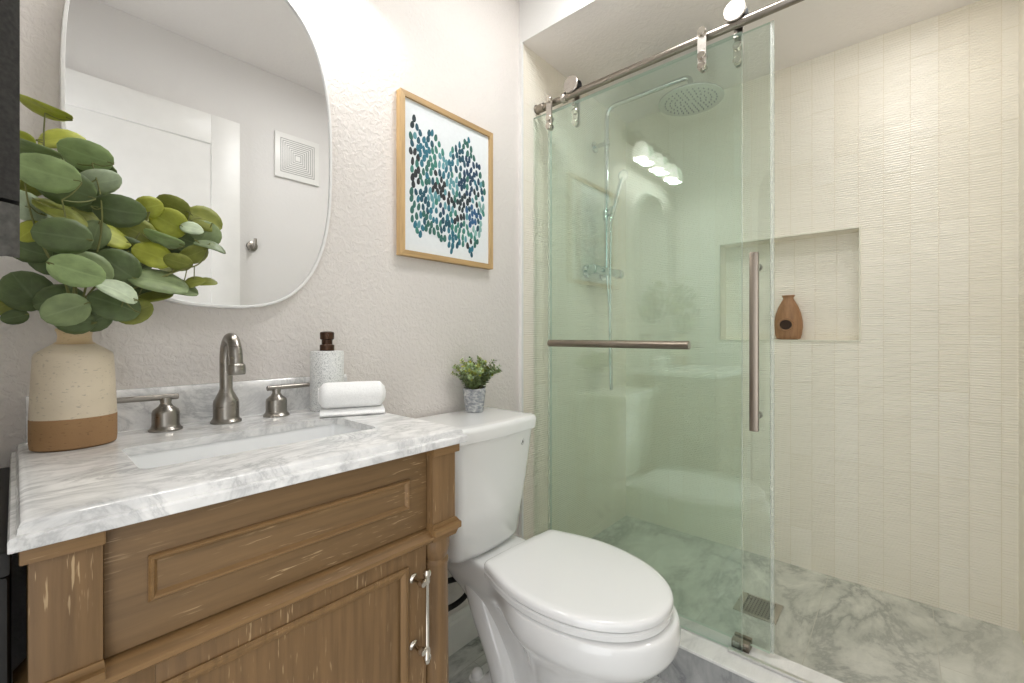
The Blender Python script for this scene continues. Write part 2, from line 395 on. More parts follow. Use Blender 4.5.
# ================================================================== THE ROOM
XL, YF, YB, XC, XS = -0.15, -0.30, 1.12, 1.313, 2.187   # left wall, wall behind, mirror wall, curb front, shower side wall
ZC, ZS, YT = 2.445, 2.20, 1.108                           # room ceiling, shower ceiling, tiled face of the mirror wall
T = 0.08
struct('floor', bx(XL-T, XC+0.02, YF-T, YB+T, -0.05, 0), M['floor_m'])
struct('ceiling', bx(XL-T, XC+0.10, YF-T, YB+T, ZC, ZC+0.05), M['ceil'])
struct('wall_back', bx(XL-T, XC+0.004, YB, YB+T, 0, ZC), M['wall'])
DY0, DY1, DZ = -0.25, 0.43, 2.05                       # doorway opening added beside the camera to admit fill light
b = bm_new(); box(b, XL-T, XL, YF-T, DY0, 0, ZC); box(b, XL-T, XL, DY1, YB, 0, ZC); box(b, XL-T, XL, DY0, DY1, DZ, ZC)
struct('wall_left', b, M['wall_flat'])
b = bm_new(); cw = 0.06
box(b, XL-0.001, XL+0.014, DY1, DY1+cw, 0, DZ+cw, 0.002); box(b, XL-0.001, XL+0.014, DY0-0.045, DY0, 0, DZ+cw, 0.002); box(b, XL-0.001, XL+0.014, DY0, DY1, DZ, DZ+cw, 0.002)
struct('trim_5', b, M['trim_w'])
struct('wall_front', bx(XL, XC+0.02, YF-T, YF, 0, ZC), M['wall_flat'])
b = bx(XC, XC+0.004, YF, YB, ZS, ZC); box(b, XC+0.004, XC+0.11, YF, YB, ZS+0.05, ZC); struct('wall_header', b, M['header'])
struct('wall_shower_back', bx(XC+0.004, XS+0.12, YT, YB+T, 0, ZS), M['tile_x'])
struct('wall_shower_front', bx(XC+0.02, XS+0.12, YF-T, YF+0.005, 0, ZS), M['tile_x'])
struct('ceiling_shower', bx(XC+0.004, XS+0.12, YF-T, YB+T, ZS, ZS+0.05), M['ceil_s'])
# shower side wall with its niche
NY0, NY1, NZ0, NZ1, ND = 0.118, 0.628, 1.035, 1.474, 0.088
b = bm_new()
box(b, XS, XS+0.12, YF, NY0, 0, ZS); box(b, XS, XS+0.12, NY1, YT, 0, ZS)
box(b, XS, XS+0.12, NY0, NY1, 0, NZ0); box(b, XS, XS+0.12, NY0, NY1, NZ1, ZS)
box(b, XS+ND, XS+0.12, NY0, NY1, NZ0, NZ1)
struct('wall_right', b, M['tile_y'])
b = bm_new(); w_ = 0.007
box(b, XS-0.004, XS+0.006, NY0-w_, NY0, NZ0-w_, NZ1+w_, 0.0015); box(b, XS-0.004, XS+0.006, NY1, NY1+w_, NZ0-w_, NZ1+w_, 0.0015)
box(b, XS-0.004, XS+0.006, NY0, NY1, NZ0-w_, NZ0, 0.0015); box(b, XS-0.004, XS+0.006, NY0, NY1, NZ1, NZ1+w_, 0.0015)
struct('trim_2', b, M['tile_trim'])
struct('floor_shower', bx(XC+0.10, XS, YF, YT, -0.02, 0.078), M['shower_m'])
# curb: marble tiled face under a pale slab
struct('trim_3', bx(XC, XC+0.135, YF, YT+0.008, 0, 0.125), M['curb_m'])
struct('trim_4', bx(XC-0.007, XC+0.142, YF, YT+0.008, 0.125, 0.134, bev=0.0025), M['quartz'])
# tile edge trim where the paint ends
struct('trim_1', bx(XC-0.004, XC+0.006, YT-0.004, YB+0.004, 0.134, ZS, bev=0.0015), M['trim_w'])
# baseboard with a stepped top
b = bm_new(); prism(b, [(YB, 0), (YB-0.014, 0), (YB-0.014, 0.095), (YB-0.010, 0.104), (YB-0.010, 0.110), (YB-0.005, 0.120), (YB, 0.120)], 'X', XL, XC-0.006)
struct('baseboard_back', b, M['trim_w'])
# flat panelled door in the wall behind, seen in the mirror
d = struct('door_1', bx(-0.085, 0.743, YF, YF+0.028, 0.01, 2.11, bev=0.002), M['trim_w'])
b = bm_new()
# recessed field drawn as a raised border of stiles and rails
box(b, -0.085, 0.035, YF+0.026, YF+0.036, 0.01, 2.11, 0.002); box(b, 0.622, 0.743, YF+0.026, YF+0.036, 0.01, 2.11, 0.002)
box(b, 0.035, 0.622, YF+0.026, YF+0.036, 1.97, 2.11, 0.002); box(b, 0.035, 0.622, YF+0.026, YF+0.036, 0.01, 0.20, 0.002)
obj('door_panel', b, M['trim_w'], d, 30)
b = bm_new(); cyl(b, (0.70, YF+0.034, 0.95), (0.70, YF+0.042, 0.95), 0.026, bev=0.002); cyl(b, (0.70, YF+0.04, 0.95), (0.70, YF+0.075, 0.95), 0.009)
cyl(b, (0.712, YF+0.075, 0.95), (0.60, YF+0.075, 0.95), 0.0085, bev=0.002)
obj('door_handle', b, M['nickel'], d)

# ================================================================== VANITY
CX0, CX1, CYF, CZ = -0.005, 0.592, 0.640, 0.8725     # counter left, right, front, top
PF = 0.657                                             # front of the posts
VB = 1.112
v = thing('vanity_cabinet', 'brown wire-brushed wooden vanity cabinet under the marble counter', 'cabinet', (0.29, 0.9, 0))
b = bm_new()
box(b, 0.0125, 0.0285, PF+0.03, VB, 0.0, 0.8435, 0.001)      # side panels, floor, back and front rail
box(b, 0.555, 0.571, PF+0.03, VB, 0.0, 0.8435, 0.001); box(b, 0.0285, 0.555, PF+0.032, VB, 0.12, 0.136); box(b, 0.0285, 0.555, VB-0.008, VB, 0.136, 0.8435)
obj('body', b, M['wood_h'], v)
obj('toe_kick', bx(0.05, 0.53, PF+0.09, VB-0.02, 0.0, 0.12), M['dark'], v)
def post(x0, x1, parent, outer):
    xm = (x0+x1)/2; ym = PF+(x1-x0)/2; hw = (x1-x0)/2
    b = bm_new()
    box(b, x0, x1, PF, PF+2*hw+0.02, 0.694, 0.828, 0.002)
    p = obj('post', b, M['wood_v'], parent)
    obj('post_foot', bx(x0, x1, PF, PF+2*hw+0.02, 0.0, 0.13, bev=0.002), M['wood_v'], p)
    b = bm_new(); box(b, x0-(0.006 if outer < 0 else 0.0015), x1+(0.006 if outer > 0 else 0.0015), PF-0.007, PF+2*hw+0.02, 0.826, 0.8435, 0.002); obj('post_cap', b, M['wood_t'], p)
    b = bm_new(); il, ir = (1, 0.15) if outer < 0 else (0.15, 1)
    prism(b, [(x0, 0.664), (x1, 0.664), (x1+0.009*ir, 0.676), (x1+0.010*ir, 0.688), (x1, 0.698), (x0, 0.698), (x0-0.010*il, 0.688), (x0-0.009*il, 0.676)], 'Y', PF-0.002, PF+2*hw+0.012)
    box(b, x0-0.009*il, x1+0.009*ir, PF-0.010, PF+2*hw+0.01, 0.676, 0.689, 0.003)
    obj('post_collar', b, M['wood_t'], p)
    b = bm_new()
    lathe(b, [(hw*1.00, 0.664), (hw*1.02, 0.652), (hw*1.0, 0.640), (hw*0.86, 0.628), (hw*0.80, 0.622), (hw*0.93, 0.618), (hw*0.93, 0.612), (hw*0.88, 0.608),
              (hw*0.93, 0.50), (hw*0.95, 0.40), (hw*0.92, 0.30), (hw*0.86, 0.17), (hw*1.0, 0.16), (hw*1.0, 0.148), (hw*0.86, 0.14), (hw*0.95, 0.125)][::-1], (xm, ym, 0), 36)
    obj('turned_column', b, M['wood_v'], p, 50)
    return p
post(0.0085, 0.0645, v, -1); post(0.519, 0.575, v, 1)
def raised_frame(b, x0, x1, z0, z1, y, w, d):
    """picture-frame moulding standing d proud of plane y, w wide"""
    def ring(i, yy): return [Vector((x0+i, yy, z0+i)), Vector((x1-i, yy, z0+i)), Vector((x1-i, yy, z1-i)), Vector((x0+i, yy, z1-i))]
    rs = [ring(0, y+0.001), ring(0, y-d*0.5), ring(w*0.22, y-d), ring(w*0.5, y-d*0.85), ring(w*0.75, y-d*0.3), ring(w, y+0.001)]
    loft(b, rs, False, False)
# false drawer front
DF = PF+0.016
dr = obj('drawer_front', bx(0.066, 0.5175, DF, DF+0.014, 0.6885, 0.8435, bev=0.0015), M['wood_h'], v)
b = bm_new(); raised_frame(b, 0.105, 0.477, 0.7365, 0.7915, DF, 0.010, 0.0055); obj('drawer_moulding', b, M['wood_t'], dr, 20)
# ledge moulding between drawer and door
b = bm_new(); prism(b, [(DF+0.02, 0.665), (PF+0.002, 0.665), (PF-0.002, 0.669), (PF-0.002, 0.6755), (PF+0.004, 0.680), (PF+0.008, 0.6835), (DF-0.001, 0.6865), (DF+0.02, 0.6865)], 'X', 0.0655, 0.518)
obj('ledge_moulding', b, M['wood_t'], v, 25)
# door: rails and stiles around a recessed field
dx0, dx1, dz0, dz1 = 0.0675, 0.5165, 0.135, 0.6635
fx0, fx1, fz0, fz1 = 0.112, 0.472, 0.19, 0.628
b = bm_new()
box(b, dx0, fx0, DF, DF+0.014, dz0, dz1, 0.0012); box(b, fx1, dx1, DF, DF+0.014, dz0, dz1, 0.0012)
box(b, fx0, fx1, DF, DF+0.014, fz1, dz1, 0.0008); box(b, fx0, fx1, DF, DF+0.014, dz0, fz0, 0.0008)
dr = obj('door', b, M['wood_v'], v)
obj('door_field', bx(fx0-0.002, fx1+0.002, DF+0.007, DF+0.013, fz0-0.002, fz1+0.002), M['wood_v'], dr)
b = bm_new(); raised_frame(b, fx0-0.004, fx1+0.004, fz0-0.004, fz1+0.004, DF, 0.016, 0.005); obj('door_moulding', b, M['wood_tv'], dr, 20)
# bar pull
b = bm_new(); HX = 0.4985; HY = DF-0.026
for hz in (0.606, 0.483):
    lathe(b, [(0.0085, DF), (0.0085, DF-0.002), (0.0055, DF-0.004), (0.0038, DF-0.008), (0.0038, DF-0.014), (0.0065, HY+0.004), (0.0075, HY), (0.005, HY-0.007)], (HX-0.012, 0, hz), 20, axis='Y')
    cyl(b, (HX-0.012, HY, hz), (HX, HY, hz), 0.0045, n=14)
lathe(b, [(0.003, 0.454), (0.0055, 0.457), (0.0055, 0.462), (0.0072, 0.464), (0.0072, 0.470), (0.0058, 0.472), (0.0058, 0.482), (0.0038, 0.486), (0.0038, 0.600), (0.0058, 0.604), (0.0058, 0.614), (0.0072, 0.616), (0.0072, 0.622), (0.005, 0.626)], (HX, HY, 0), 20)
obj('door_handle', b, M['chrome_b'], dr)

# countertop: slab ring around the basin opening, ogee edge on front and both ends
SX0, SX1, SY0, SY1 = 0.112, 0.474, 0.768, 0.940
b = bm_new()
prof = [(0.016, 0.8585), (0.016, 0.844), (0.001, 0.844), (0.0, 0.845), (0.0, 0.8555), (0.0015, 0.858), (0.0055, 0.859), (0.0065, 0.8612), (0.0065, 0.8645), (0.0085, 0.8695), (0.0125, 0.8718), (0.018, 0.8725)]
def cring(i, z, yb=YB-0.002): return [Vector((CX0+i, CYF+i, z)), Vector((CX1-i, CYF+i, z)), Vector((CX1-i, yb, z)), Vector((CX0+i, yb, z))]
rings = [cring(i, z) for i, z in prof]
rv = loft(b, rings, False, False)
def rrect(x0, x1, y0, y1, r, z, k=5):
    out = []
    for cx, cy, a0 in ((x0+r, y0+r, PI), (x1-r, y0+r, 1.5*PI), (x1-r, y1-r, 0), (x0+r, y1-r, 0.5*PI)):
        for j in range(k+1):
            a = a0+0.5*PI*j/k; out.append(Vector((cx+r*math.cos(a), cy+r*math.sin(a), z)))
    return out
def hole_cap(b, outer, z, flip):
    inner = [b.verts.new(p) for p in rrect(SX0, SX1, SY0, SY1, 0.018, z)]
    k = 6
    for q in range(4):
        seg = inner[q*k:(q+1)*k]; nxt = inner[((q+1)*k) % len(inner)]
        for i in range(k-1): b.faces.new((outer[q], seg[i], seg[i+1]))
        b.faces.new((outer[q], seg[-1], nxt, outer[(q+1) % 4]))
    return inner
top = hole_cap(b, rv[-1], CZ, False); bot = hole_cap(b, rv[0], 0.8585, True)
for i in range(len(top)):
    j = (i+1) % len(top); b.faces.new((top[i], top[j], bot[j], bot[i]))
ct = obj('countertop', b, M['marble'], None, 25, base=(0.29, 0.88, 0.844))
tag(ct, 'white grey-veined marble vanity countertop with stepped edge', 'countertop')
# backsplash
b = bm_new(); prism(b, [(YB-0.001, CZ), (YB-0.020, CZ), (YB-0.020, CZ+0.066), (YB-0.0185, CZ+0.072), (YB-0.014, CZ+0.078), (YB-0.001, CZ+0.078)], 'X', 0.012, 0.584)
bs = obj('backsplash', b, M['marble'], None, 25, base=(0.29, 1.11, CZ)); tag(bs, 'low marble backsplash strip along the wall behind the faucet', 'backsplash')
# undermount basin
b = bm_new()
R = [rrect(SX0-0.022, SX1+0.022, SY0-0.022, SY1+0.022, 0.03, 0.858), rrect(SX0-0.003, SX1+0.003, SY0-0.003, SY1+0.003, 0.02, 0.858),
     rrect(SX0-0.001, SX1+0.001, SY0-0.001, SY1+0.001, 0.022, 0.853), rrect(SX0+0.004, SX1-0.004, SY0+0.004, SY1-0.004, 0.028, 0.78),
     rrect(SX0+0.012, SX1-0.012, SY0+0.012, SY1-0.012, 0.034, 0.735), rrect(SX0+0.03, SX1-0.03, SY0+0.03, SY1-0.03, 0.036, 0.722), rrect(0.28, 0.306, 0.84, 0.866, 0.012, 0.718)]
loft(b, R, False, True)
Ro = [rrect(SX0-0.022, SX1+0.022, SY0-0.022, SY1+0.022, 0.03, 0.858), rrect(SX0-0.022, SX1+0.022, SY0-0.022, SY1+0.022, 0.03, 0.847), rrect(SX0-0.008, SX1+0.008, SY0-0.008, SY1+0.008, 0.03, 0.78),
      rrect(SX0+0.002, SX1-0.002, SY0+0.002, SY1-0.002, 0.036, 0.722), rrect(SX0+0.02, SX1-0.02, SY0+0.02, SY1-0.02, 0.036, 0.708)]
loft(b, Ro, False, True)
bmesh.ops.remove_doubles(b, verts=b.verts, dist=0.0003)
sk = thing('sink', 'white rectangular undermount sink basin set in the marble counter', 'sink', (0.293, 0.854, 0.72))
obj('basin', b, M['basin'], sk, 50)
b = bm_new(); lathe(b, [(0.0, 0.7185), (0.019, 0.7185), (0.021, 0.7205), (0.016, 0.722), (0.0, 0.7225)], (0.293, 0.853, 0), 28, cap0=False, cap1=False); obj('drain_stopper', b, M['nickel'], sk)

# ================================================================== FAUCET
fa = thing('faucet', 'brushed nickel widespread faucet with arched spout on the counter', 'faucet', (0.293, 1.058, CZ))
b = bm_new(); fx, fy = 0.293, 1.058
lathe(b, [(0.028, CZ), (0.0285, CZ+0.003), (0.0265, CZ+0.006), (0.0245, CZ+0.008), (0.0235, CZ+0.012), (0.0235, CZ+0.040), (0.0225, CZ+0.046), (0.0175, CZ+0.056), (0.0135, CZ+0.064), (0.0115, CZ+0.072)], (fx, fy, 0), 36)
tube(b, [(fx, fy, CZ+0.066), (fx, fy, 0.98), (fx, fy, 1.008), (fx, fy-0.006, 1.031), (fx, fy-0.024, 1.047), (fx, fy-0.043, 1.044), (fx, fy-0.057, 1.027), (fx, fy-0.063, 1.005), (fx, fy-0.065, 0.985)], 0.0118, 20, 8)
lathe(b, [(0.012, 0.998), (0.0152, 0.995), (0.0160, 0.986), (0.0160, 0.978), (0.0145, 0.976), (0.011, 0.9765)][::-1], (fx, fy-0.0652, 0), 28)
obj('spout', b, M['nickel'], fa)
def fhandle(x, y, sgn):
    b = bm_new()
    lathe(b, [(0.0265, CZ), (0.027, CZ+0.003), (0.0245, CZ+0.006), (0.0225, CZ+0.008), (0.0215, CZ+0.013), (0.0215, CZ+0.034), (0.0200, CZ+0.039), (0.0115, CZ+0.046), (0.0085, CZ+0.052), (0.0095, CZ+0.058), (0.0085, CZ+0.062)], (x, y, 0), 32)
    h = obj('handle', b, M['nickel'], fa)
    b = bm_new(); cyl(b, (x-sgn*0.020, y, CZ+0.063), (x+sgn*0.074, y, CZ+0.064), 0.0058, 0.0052, 16, bev=0.0012)
    obj('lever', b, M['nickel'], h)
fhandle(0.192, 1.058, -1); fhandle(0.392, 1.058, 1)

# ================================================================== ON THE COUNTER
sd = thing('soap_dispenser', 'white speckled soap dispenser with bronze pump on the counter', 'soap dispenser', (0.508, 1.055, CZ))
b = bm_new(); lathe(b, [(0.036, CZ), (0.038, CZ+0.003), (0.0385, CZ+0.07), (0.039, CZ+0.140), (0.0375, CZ+0.1435), (0.014, CZ+0.144)], (0.508, 1.055, 0), 48); obj('bottle', b, M['terrazzo'], sd, 35)
b = bm_new(); z = CZ+0.1435
lathe(b, [(0.0168, z), (0.0168, z+0.014), (0.0155, z+0.0155), (0.0125, z+0.016), (0.0125, z+0.027), (0.0160, z+0.029), (0.0165, z+0.043), (0.0155, z+0.046), (0.008, z+0.048)], (0.508, 1.055, 0), 32)
pu = obj('pump', b, M['bronze'], sd, 35)
b = bm_new(); dd = Vector((-0.508, -1.0, 0)).normalized(); c0 = Vector((0.508, 1.055, z+0.038)); cyl(b, c0+dd*0.010, c0+dd*0.030, 0.0042, n=14, bev=0.0008); obj('nozzle', b, M['bronze'], pu)

# rolled towel lying on a folded tail
tw = thing('hand_towel', 'white rolled hand towel lying on the counter beside the sink', 'towel', (0.51, 0.955, CZ))
ax = Vector((0.128, -0.062, 0)); L = ax.length; ax.normalize(); sd_ = Vector((-ax.y, ax.x, 0)); o0 = Vector((0.455, 0.984, CZ))
b = bm_new(); NS = 16; rings = []
spir = []
for i in range(64):                                            # rounded, slightly squashed roll section
    a = 2*PI*i/64
    spir.append((0.033*math.cos(a), 0.0445+0.0295*math.sin(a)))
for k in range(NS+1):
    s = k/NS; e = min(s, 1-s)*L; fl = 1-0.42*max(0, 1-e/0.014)**2
    ring = []
    for i, (p, q) in enumerate(spir):
        nz = 1+0.018*noise.noise(Vector((p*60, q*60, s*7)))
        ring.append(o0+ax*(s*L)+sd_*(p*fl*nz)+Vector((0, 0, 0.0445+(q-0.0445)*fl*nz)))
    rings.append(ring)
loft(b, rings)
for e in (0, 1):                                               # spiral edge on both ends
    pts = []
    for i in range(40):
        a = i/39*4.6*PI; r_ = 0.004+0.013*i/39
        pts.append(o0+ax*(-0.0006 if e == 0 else L+0.0006)+sd_*(r_*math.cos(a)*1.1)+Vector((0, 0, 0.0445+r_*0.92*math.sin(a))))
    tube(b, pts, 0.0018, 6, 1)
obj('roll', b, M['terry'], tw, 60)
b = bm_new(); rings = []
for k in range(9):
    s = k/8
    w0 = o0+ax*(s*(L-0.004)+0.002)
    zz = 0.0012*noise.noise(Vector((s*5, 0, 0)))
    ring = []
    for (p, q) in ((-0.036, 0.002), (-0.040, 0.006), (-0.037, 0.0105+zz), (-0.01, 0.0145), (0.02, 0.0155), (0.034, 0.011), (0.034, 0.0005), (-0.03, 0.0003)):
        ring.append(w0+sd_*p+Vector((0, 0, q)))
    rings.append(ring)
loft(b, rings); obj('folded_tail', b, M['terry'], tw, 60)

# two-tone vase
vx, vy = 0.0655, 1.022
va = thing('vase', 'oval stoneware vase, cream glaze above a raw clay base, holding leafy branches', 'vase', (vx, vy, CZ))
b = bm_new(); sx, sy = 1.0, 0.86
lathe(b, [(0.046, CZ), (0.0515, CZ+0.003), (0.0525, CZ+0.012), (0.0525, CZ+0.049), (0.0525, CZ+0.0495)], (vx, vy, 0), 56, sx, sy); obj('clay_base', b, M['clay'], va, 50)
b = bm_new(); lathe(b, [(0.0522, CZ+0.0495), (0.0522, CZ+0.052), (0.0505, CZ+0.10), (0.0482, CZ+0.147), (0.0470, CZ+0.1515), (0.0445, CZ+0.1545), (0.034, CZ+0.1625), (0.026, CZ+0.168)], (vx, vy, 0), 56, sx, sy, cap0=True, cap1=False)
obj('glazed_body', b, M['glaze'], va, 50)
b = bm_new(); lathe(b, [(0.0265, CZ+0.1675), (0.0215, CZ+0.172), (0.0205, CZ+0.180), (0.0215, CZ+0.187), (0.0235, CZ+0.1905), (0.0225, CZ+0.193), (0.018, CZ+0.192), (0.017, CZ+0.180), (0.017, CZ+0.15)], (vx, vy, 0), 44, cap0=False, cap1=True)
obj('neck', b, M['glaze_n'], va, 50)

# ================================================================== LEAFY BRANCHES IN THE VASE
# sizes and places were measured from the photograph; each leaf stands at its own depth
S_, C_ = math.sin(TH), math.cos(TH); FPX = 438.6
def at(px, py, y):
    u = (px-512)/FPX; vv = (335-py)/FPX
    t = y/(C_-u*S_); return Vector((t*(S_+u*C_), y, 1.055+t*vv)), t
bq = thing('leafy_bouquet', 'bunch of round-leaved green branches standing in the two-tone vase', 'plant', (vx, vy, CZ+0.10))
BR = [[(70, 300, 1.02), (58, 240, 1.0), (50, 185, 1.0), (44, 145, 1.0), (45, 113, 1.0)],
      [(76, 290, 1.03), (75, 230, 1.04), (68, 180, 1.04), (64, 145, 1.04)],
      [(85, 290, 1.0), (100, 240, 0.99), (101, 200, 0.99), (92, 163, 1.0)],
      [(88, 295, 1.03), (120, 262, 1.03), (140, 232, 1.03), (150, 212, 1.03)],
      [(92, 303, 1.04), (130, 272, 1.04), (162, 248, 1.05), (178, 228, 1.05), (200, 218, 1.05), (206, 232, 1.05)],
      [(90, 310, 1.0), (130, 290, 0.98), (175, 272, 0.98), (200, 263, 0.98), (210, 243, 0.98)],
      [(62, 300, 1.04), (40, 292, 1.05), (24, 306, 1.06), (4, 309, 1.06)],
      [(68, 290, 0.98), (45, 250, 0.97), (33, 220, 0.97), (26, 190, 0.97), (24, 160, 0.97)],
      [(85, 315, 0.99), (108, 288, 0.96), (124, 300, 0.95)],
      [(74, 305, 0.99), (74, 275, 0.95), (70, 240, 0.94), (62, 200, 0.94)]]
A, B_, Cc, Dd, Ee, Ff = 'leaf_a', 'leaf_b', 'leaf_c', 'leaf_d', 'leaf_e', 'leaf_f'
#        branch, px,  py,  depth, rx, ry, angle, colour
LV = [(0, 45, 109, 1.00, 20, 6, -5, Cc), (1, 62, 139, 1.04, 19, 8, 15, Cc), (2, 86, 155, 1.0, 21, 12, -10, Ff), (2, 92, 168, 1.02, 19, 12, -15, B_),
      (7, 32, 151, 0.97, 11, 19, 95, A), (9, 47, 173, 0.94, 25, 15, 5, Ff), (9, 64, 187, 0.96, 24, 17, -15, B_), (2, 101, 182, 1.0, 17, 9, 10, Dd),
      (9, 63, 236, 0.93, 22, 17, 10, B_), (7, 31, 231, 0.97, 13, 9, 45, Cc), (3, 108, 234, 1.02, 20, 9, -10, Cc), (9, 77, 271, 0.93, 22, 12, -30, Ff),
      (8, 66, 310, 0.96, 19, 15, 15, A), (6, 27, 291, 1.05, 20, 19, 40, B_), (6, 15, 317, 1.06, 10, 7, 10, B_), (8, 117, 267, 0.97, 18, 18, 60, B_),
      (8, 115, 304, 0.96, 21, 15, -20, B_), (8, 118, 291, 0.94, 18, 8, -22, Dd), (9, 92, 268, 0.96, 14, 17, 60, A), (2, 120, 211, 0.99, 21, 15, -12, B_),
      (3, 149, 207, 1.03, 12, 10, 30, Cc), (4, 173, 206, 1.05, 14, 7, -10, Ee), (4, 169, 223, 1.04, 16, 14, -15, Cc), (4, 205, 219, 1.05, 16, 9, -35, Ee),
      (4, 205, 235, 1.05, 14, 13, -30, A), (3, 137, 232, 1.03, 14, 15, 60, Ee), (2, 95, 235, 1.0, 15, 11, 70, A), (4, 164, 239, 1.0, 17, 6, -30, Ff),
      (5, 153, 255, 1.0, 17, 11, -25, Cc), (5, 178, 262, 0.98, 12, 8, -15, Ee), (5, 160, 281, 0.97, 25, 10, -8, A), (5, 180, 288, 0.98, 16, 7, -18, A),
      (8, 134, 311, 0.98, 16, 12, 30, Ee), (5, 206, 281, 0.98, 4, 9, 100, Ee), (5, 194, 281, 0.98, 5, 9, 120, Ee), (5, 211, 245, 0.98, 4, 13, 80, B_),
      (5, 194, 254, 1.0, 9, 12, 110, Ee), (5, 155, 295, 1.0, 15, 5, 3, Ee), (4, 128, 251, 1.03, 16, 13, -30, B_), (3, 118, 233, 1.05, 17, 14, -40, B_),
      (7, 22, 205, 0.98, 14, 17, 60, Dd), (7, 40, 213, 1.0, 19, 9, -35, Dd), (7, 28, 250, 0.99, 13, 16, 70, B_), (0, 48, 260, 1.02, 17, 13, -40, B_),
      (0, 40, 240, 1.04, 15, 12, 30, B_), (1, 80, 212, 1.04, 13, 17, 80, Ee), (1, 60, 300, 1.04, 15, 18, 100, B_), (1, 92, 252, 1.05, 16, 13, 20, B_),
      (2, 88, 198, 1.03, 15, 13, 30, B_), (7, 24, 139, 0.99, 7, 8, 45, Cc), (1, 75, 168, 1.05, 15, 10, -60, Ff), (0, 30, 188, 1.03, 9, 12, 110, Ee),
      (8, 95, 320, 1.0, 15, 10, 30, B_), (8, 75, 322, 0.99, 16, 9, -10, B_), (6, 3, 306, 1.06, 9, 9, 120, Ee), (4, 186, 240, 1.06, 13, 11, -20, B_),
      (5, 140, 282, 1.02, 15, 12, -10, B_), (3, 138, 257, 1.06, 15, 12, -20, B_), (9, 62, 212, 0.97, 22, 7, -28, Ee), (0, 70, 262, 1.05, 15, 17, 45, B_),
      (4, 150, 235, 1.07, 13, 13, 10, Ee), (4, 192, 228, 1.02, 6, 9, 80, Dd), (6, 14, 300, 1.07, 12, 10, 20, B_), (1, 108, 255, 1.06, 14, 12, 0, B_), (4, 182, 212, 1.065, 9, 9, 60, Ee)]
def leaf_mesh(b, uvl, base, d, wv, n, L, hw, cup, fold):
    NU, NV = 6, 8; g = []
    for j in range(NV+1):
        s = 0.5-0.5*math.cos(PI*j/NV); wd = hw*math.sqrt(max(0.0, 1-(2*s-1)**2))*(1.06-0.12*s)
        row = []
        for i in range(NU+1):
            q = i/NU*2-1
            h = fold*abs(q)*wd - cup*L*(s-0.5)**2*1.6 - 0.18*wd*q*q
            row.append(b.verts.new(base+d*(s*L)+wv*(q*wd)+n*h))
        g.append(row)
    for j in range(NV):
        for i in range(NU):
            f = b.faces.new((g[j][i], g[j][i+1], g[j+1][i+1], g[j+1][i]))
            for lp, (ii, jj) in zip(f.loops, ((i, j), (i+1, j), (i+1, j+1), (i, j+1))): lp[uvl].uv = (ii/NU, jj/NV)
rnd = random.Random(3)
for bi, P in enumerate(BR):
    a0 = 2*PI*bi/len(BR); st = Vector((vx+0.010*math.cos(a0), vy+0.009*math.sin(a0), CZ+0.155))
    tip = [at(*q)[0] for q in P]
    nk = Vector((vx+0.012*math.cos(a0), vy+0.011*math.sin(a0), CZ+0.192))
    path = catmull([st, nk]+tip, 10)
    sb = bm_new(); tube(sb, path, lambda t: 0.0021-0.0012*t, 7, 1, smooth=False)
    mine = [l for l in LV if l[0] == bi]
    order = []; lb = bm_new(); uvl = lb.loops.layers.uv.new('UVMap')
    for (_, px, py, y, rx, ry, ang, m) in mine:
        c, t = at(px, py, y)
        view = -(c-Vector((0, 0, 1.055))).normalized()
        r0 = Vector((0, 0, 1)).cross(view).normalized(); u0 = view.cross(r0)
        ang += rnd.uniform(-14, 14); ry = ry*1.10 if ry < 0.5*rx else max(ry*1.08, 0.72*rx)
        ca, sa = math.cos(math.radians(ang)), math.sin(math.radians(ang))
        d = r0*ca+u0*sa; wv = r0*-sa+u0*ca
        A_, W_ = rx*t/FPX, ry*t/FPX
        if W_ > A_: d, wv, A_, W_ = wv, -d, W_, A_
        near = min(path[14:], key=lambda q: (q-c).length+0.25*max(0, q.z-c.z))
        if d.dot(c-near) < 0: d = -d; wv = -wv
        hw = max(W_, 0.80*A_); tilt = math.acos(min(1, W_/hw)); tilt *= (1 if rnd.random() < 0.7 else -1)
        n = view*math.cos(tilt)+wv*math.sin(tilt); w2 = wv*math.cos(tilt)-view*math.sin(tilt)
        base = c-d*A_
        nf = len(lb.faces)
        leaf_mesh(lb, uvl, base, d, w2, n, 2*A_, hw, rnd.uniform(0.05, 0.4), rnd.uniform(0.08, 0.40))
        lb.faces.ensure_lookup_table()
        for f in lb.faces[nf:]: f.material_index = 'abcdef'.index(m[-1])
        mid = (near+base)/2+Vector((0, 0, -0.004))
        tube(sb, [near, mid, base, base+d*A_*0.25-n*0.0006], 0.0009, 5, 4)
    br = obj('branch', sb, M['stem'], bq)
    if mine:
        fo = obj('leaves', lb, [M['leaf_'+k] for k in 'abcdef'], br, 60)
        so = fo.modifiers.new('thick', 'SOLIDIFY'); so.thickness = 0.0006
    else: lb.free()

